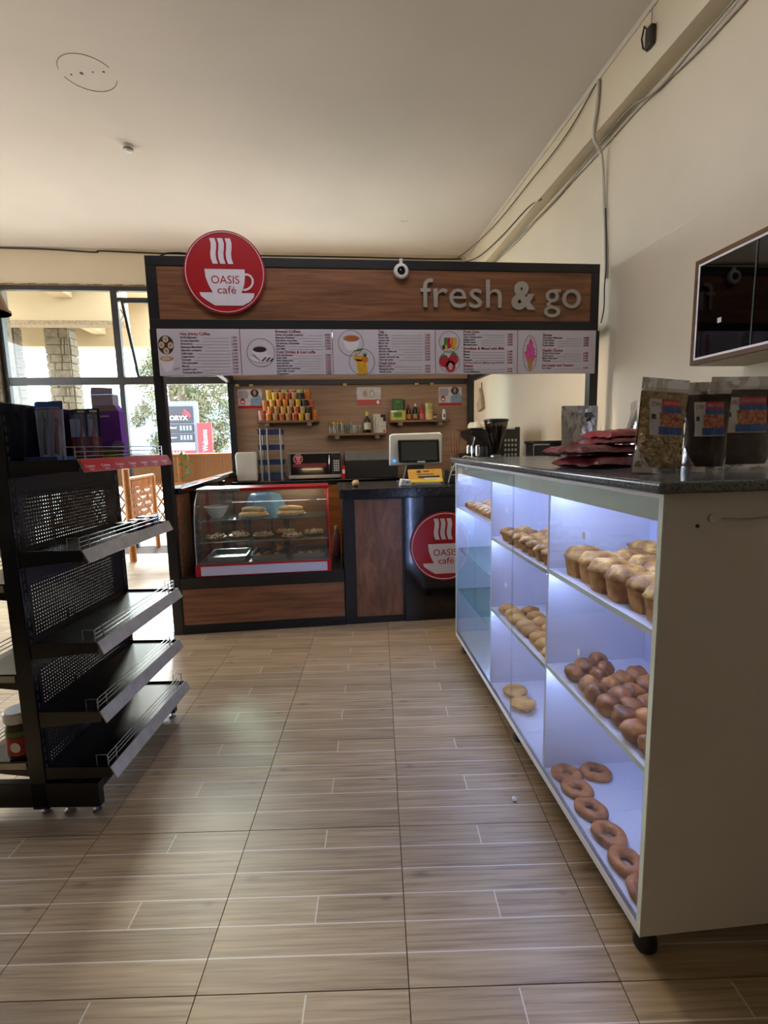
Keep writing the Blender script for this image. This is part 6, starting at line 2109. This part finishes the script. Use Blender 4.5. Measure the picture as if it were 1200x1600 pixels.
# ivy on the fence
M_leaf = mat('ivy leaf', '3f6a2a', .5, var=.35, vscale=20)
iv = thing('ivy_vine', 'ivy vine hanging over the bamboo fence', 'vine', (-2.35, 8.66, 1.44))
MB().tube([(0, 0, .03), (.03, -.02, -.08), (.0, -.02, -.2), (.05, -.02, -.36)], .006, 6).build('stem', M_bam, iv)
for k in range(14):
    s = rr.uniform(.025, .045)
    a = rr.uniform(0, 6)
    c = Vector((rr.uniform(-.08, .12), -.04 - rr.uniform(0, .03), -.40 + k * .033))
    pts = [Vector((math.cos(a + q * PI / 3) * s * (1 if q % 2 == 0 else .6), rr.uniform(-.01, .01), math.sin(a + q * PI / 3) * s * (1 if q % 2 == 0 else .6))) + c for q in range(6)]
    MB().add([tuple(p) for p in pts] + [tuple(p + Vector((0, .003, 0))) for p in pts], [(0, 1, 2, 3, 4, 5), (11, 10, 9, 8, 7, 6)] + [(q, (q + 1) % 6, (q + 1) % 6 + 6, q + 6) for q in range(6)]).build('leaf', M_leaf, iv)

# price totem and welcome board
tt = thing('price_totem', 'dark fuel price totem with a red running animal mark', 'sign', (-5.5, 20, -.01))
TO = Vector((-5.5, 20, 0))
def tbx(nm, m, a, c, parent=None):
    return MB((TO.x, TO.y, 0)).box(a, c).build(nm, m, parent or tt, bev=.01)
M_tgrey = mat('grey totem frame', '5a6272', .5, var=.06)
M_tnavy = mat('navy totem panel', '161a24', .4, var=.08)
tbx('frame', M_tgrey, (-6.15, 20.02, 0), (-4.92, 20.3, 3.33))
pn = tbx('name_panel', M_tnavy, (-6.06, 19.97, 2.52), (-5.07, 20.019, 3.14))
text('lettering', 'ORYX', M_signwhite, pn, (-5.93 - TO.x, -.04, 2.62), width=.66, height=.17, extrude=.006, offset=.0015, valign='BOTTOM_BASELINE')
for pts in (((-5.36, 3.02), (-5.18, 2.88), (-5.13, 2.75), (-5.22, 2.72), (-5.22, 2.80), (-5.40, 2.97)), ((-5.44, 2.90), (-5.28, 2.83), (-5.25, 2.79), (-5.29, 2.79), (-5.44, 2.86))):
    MB((TO.x, TO.y, 0)).prism(pts, 19.955, 19.969).build('animal_mark', mat('bright red print', 'd01c30', .5), pn)
for z, wd in ((2.30, 'Diesel'), (1.94, 'Super')):
    q = tbx('price_row', M_tnavy, (-6.06, 19.97, z - .15), (-5.07, 20.019, z + .17))
    text('lettering', wd, M_signwhite, q, (-5.98 - TO.x, -.04, z), width=.27, height=.08, extrude=.005, valign='BOTTOM_BASELINE')
    for k in range(4):
        MB((TO.x, TO.y, 0)).prism([(-5.58 + k * .12, z - .07), (-5.50 + k * .12, z - .07), (-5.50 + k * .12, z + .11), (-5.58 + k * .12, z + .11)], 19.958, 19.969).build('digit_cell', mat('grey digit', '5c6472', .5), q)
tbx('white_panel', M_signwhite, (-6.06, 19.97, 1.40), (-5.07, 20.019, 1.76))
q = tbx('red_panel', mat('bright red print', 'd01c30', .5), (-6.06, 19.965, 0.9), (-5.07, 20.019, 1.48))
text('lettering', 'OASIS', M_signwhite, q, (-5.98 - TO.x, -.045, 1.29), width=.52, height=.14, extrude=.005, offset=.001, valign='BOTTOM_BASELINE')
wl = thing('welcome_board', 'tall red board with sideways white lettering beside the totem', 'sign', (-4.66, 19.9, -.01))
MB().box((-.27, 0, 0), (.27, .12, 2.5)).build('board', mat('welcome red', '9c1c24', .5, var=.05), wl, bev=.01)
text('lettering', 'Welcome', M_signwhite, wl, (.09, -.008, 1.42), rot=(PI / 2, -PI / 2, 0), width=.82, height=.2, extrude=.005, valign='BOTTOM_BASELINE')

# trees and hill
def tree(label, x, y, h, w, cols, seed, n=5200, zlow=.8):
    t = thing('tree', label, 'tree', (x, y, -.01))
    r_ = random.Random(seed)
    MB().tube([(0, 0, 0), (.1, .05, h * .3), (-.1, .1, h * .6), (.05, 0, h * .85)], .2, 8, radii=[w * .07, w * .05, w * .035, .03]).build('trunk', mat('grey bark', '5c5040', .9, var=.3), t, smooth=50)
    for ci, col in enumerate(cols):
        b = MB()
        cl__ = []
        for k in range(26):
            a = r_.uniform(0, 6.28)
            q = r_.random()
            z = zlow + (h - zlow) * q
            rad = w * .5 * math.sin(PI * min(.98, .15 + .8 * q)) * r_.uniform(.3, 1)
            cl__.append((rad * math.cos(a), rad * math.sin(a), z, r_.uniform(.35, .8) * w * .2))
        for k in range(n // len(cols)):
            cx, cy, cz, cr = cl__[r_.randrange(len(cl__))]
            d = Vector((r_.gauss(0, 1), r_.gauss(0, 1), r_.gauss(0, .9))).normalized() * cr * r_.uniform(.35, 1.05)
            c = Vector((cx, cy, cz)) + d
            u = Vector((r_.gauss(0, 1), r_.gauss(0, 1), r_.gauss(0, 1))).normalized()
            v = u.cross(Vector((r_.gauss(0, 1), r_.gauss(0, 1), r_.gauss(0, 1)))).normalized()
            s = r_.uniform(.05, .12)
            b.add([c - u * s, c + v * s * .5, c + u * s, c - v * s * .5], [(0, 1, 2, 3)])
        o = b.build('foliage', mat('foliage ' + col, col, .7, var=.3, vscale=2), t)
        o['kind'] = 'stuff'
tree('broad pale olive tree behind the fuel totem', -7.4, 27.5, 7.4, 5.4, ('5e5c40', '747052', '4c523a'), 4, 21000)
tree('green tree right of the red welcome board', -3.9, 33, 7.6, 4.6, ('465638', '5c6b48'), 9, 13000)
tree('leafy tree seen through the open hopper pane', -10.4, 36, 9.6, 4.6, ('5c6246', '747456'), 22, 12000)
tree('distant green tree closing the gap beside the kiosk post', -6.2, 41, 8.2, 5.5, ('465638', '5c6b48'), 31, 14000)
b = MB()
vs, fs = [], []
nx = 60
for j in range(2):
    for i in range(nx + 1):
        x = -260 + i * 8
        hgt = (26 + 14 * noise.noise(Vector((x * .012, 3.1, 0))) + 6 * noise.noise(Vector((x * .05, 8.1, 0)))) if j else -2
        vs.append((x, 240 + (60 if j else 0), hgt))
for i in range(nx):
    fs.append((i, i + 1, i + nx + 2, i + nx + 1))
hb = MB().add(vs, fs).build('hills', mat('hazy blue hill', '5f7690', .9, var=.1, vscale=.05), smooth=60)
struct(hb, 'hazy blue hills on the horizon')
# ------------------------------------------------------------------ ceiling panel lamps over the aisle, above the frame
M_lp = mat('lamp diffuser', 'ffffff', .5, emit='f8f5ff', estr=8.5)
for x, y, l in ((-0.90, 2.75, 'left hand long ceiling panel lamp above the aisle'), (0.40, 2.75, 'right hand long ceiling panel lamp above the aisle')):
    t = thing('ceiling_lamp', l, 'lamp', (x, y, CEIL), 0, 'ceiling panel lamps')
    MB().box((-.61, -.16, -.055), (.61, .16, -.0005)).build('tray', M_plast, t, bev=.004)
    MB().box((-.59, -.14, -.060), (.59, .14, -.0555)).build('diffuser', M_lp, t)

# warm light batten fixed behind the kiosk header, over the coffee corner
t = thing('light_batten', 'warm light batten fixed behind the kiosk header', 'lamp', (0.95, KY + .16, 2.47))
MB().box((-.95, -.03, 0), (.95, .03, .03)).build('housing', M_plast, t, bev=.003)
MB().box((-.93, -.022, -.014), (.93, .022, -.0005)).build('diffuser', mat('warm diffuser', 'ffffff', .5, emit='ffe2b8', estr=26.0), t)
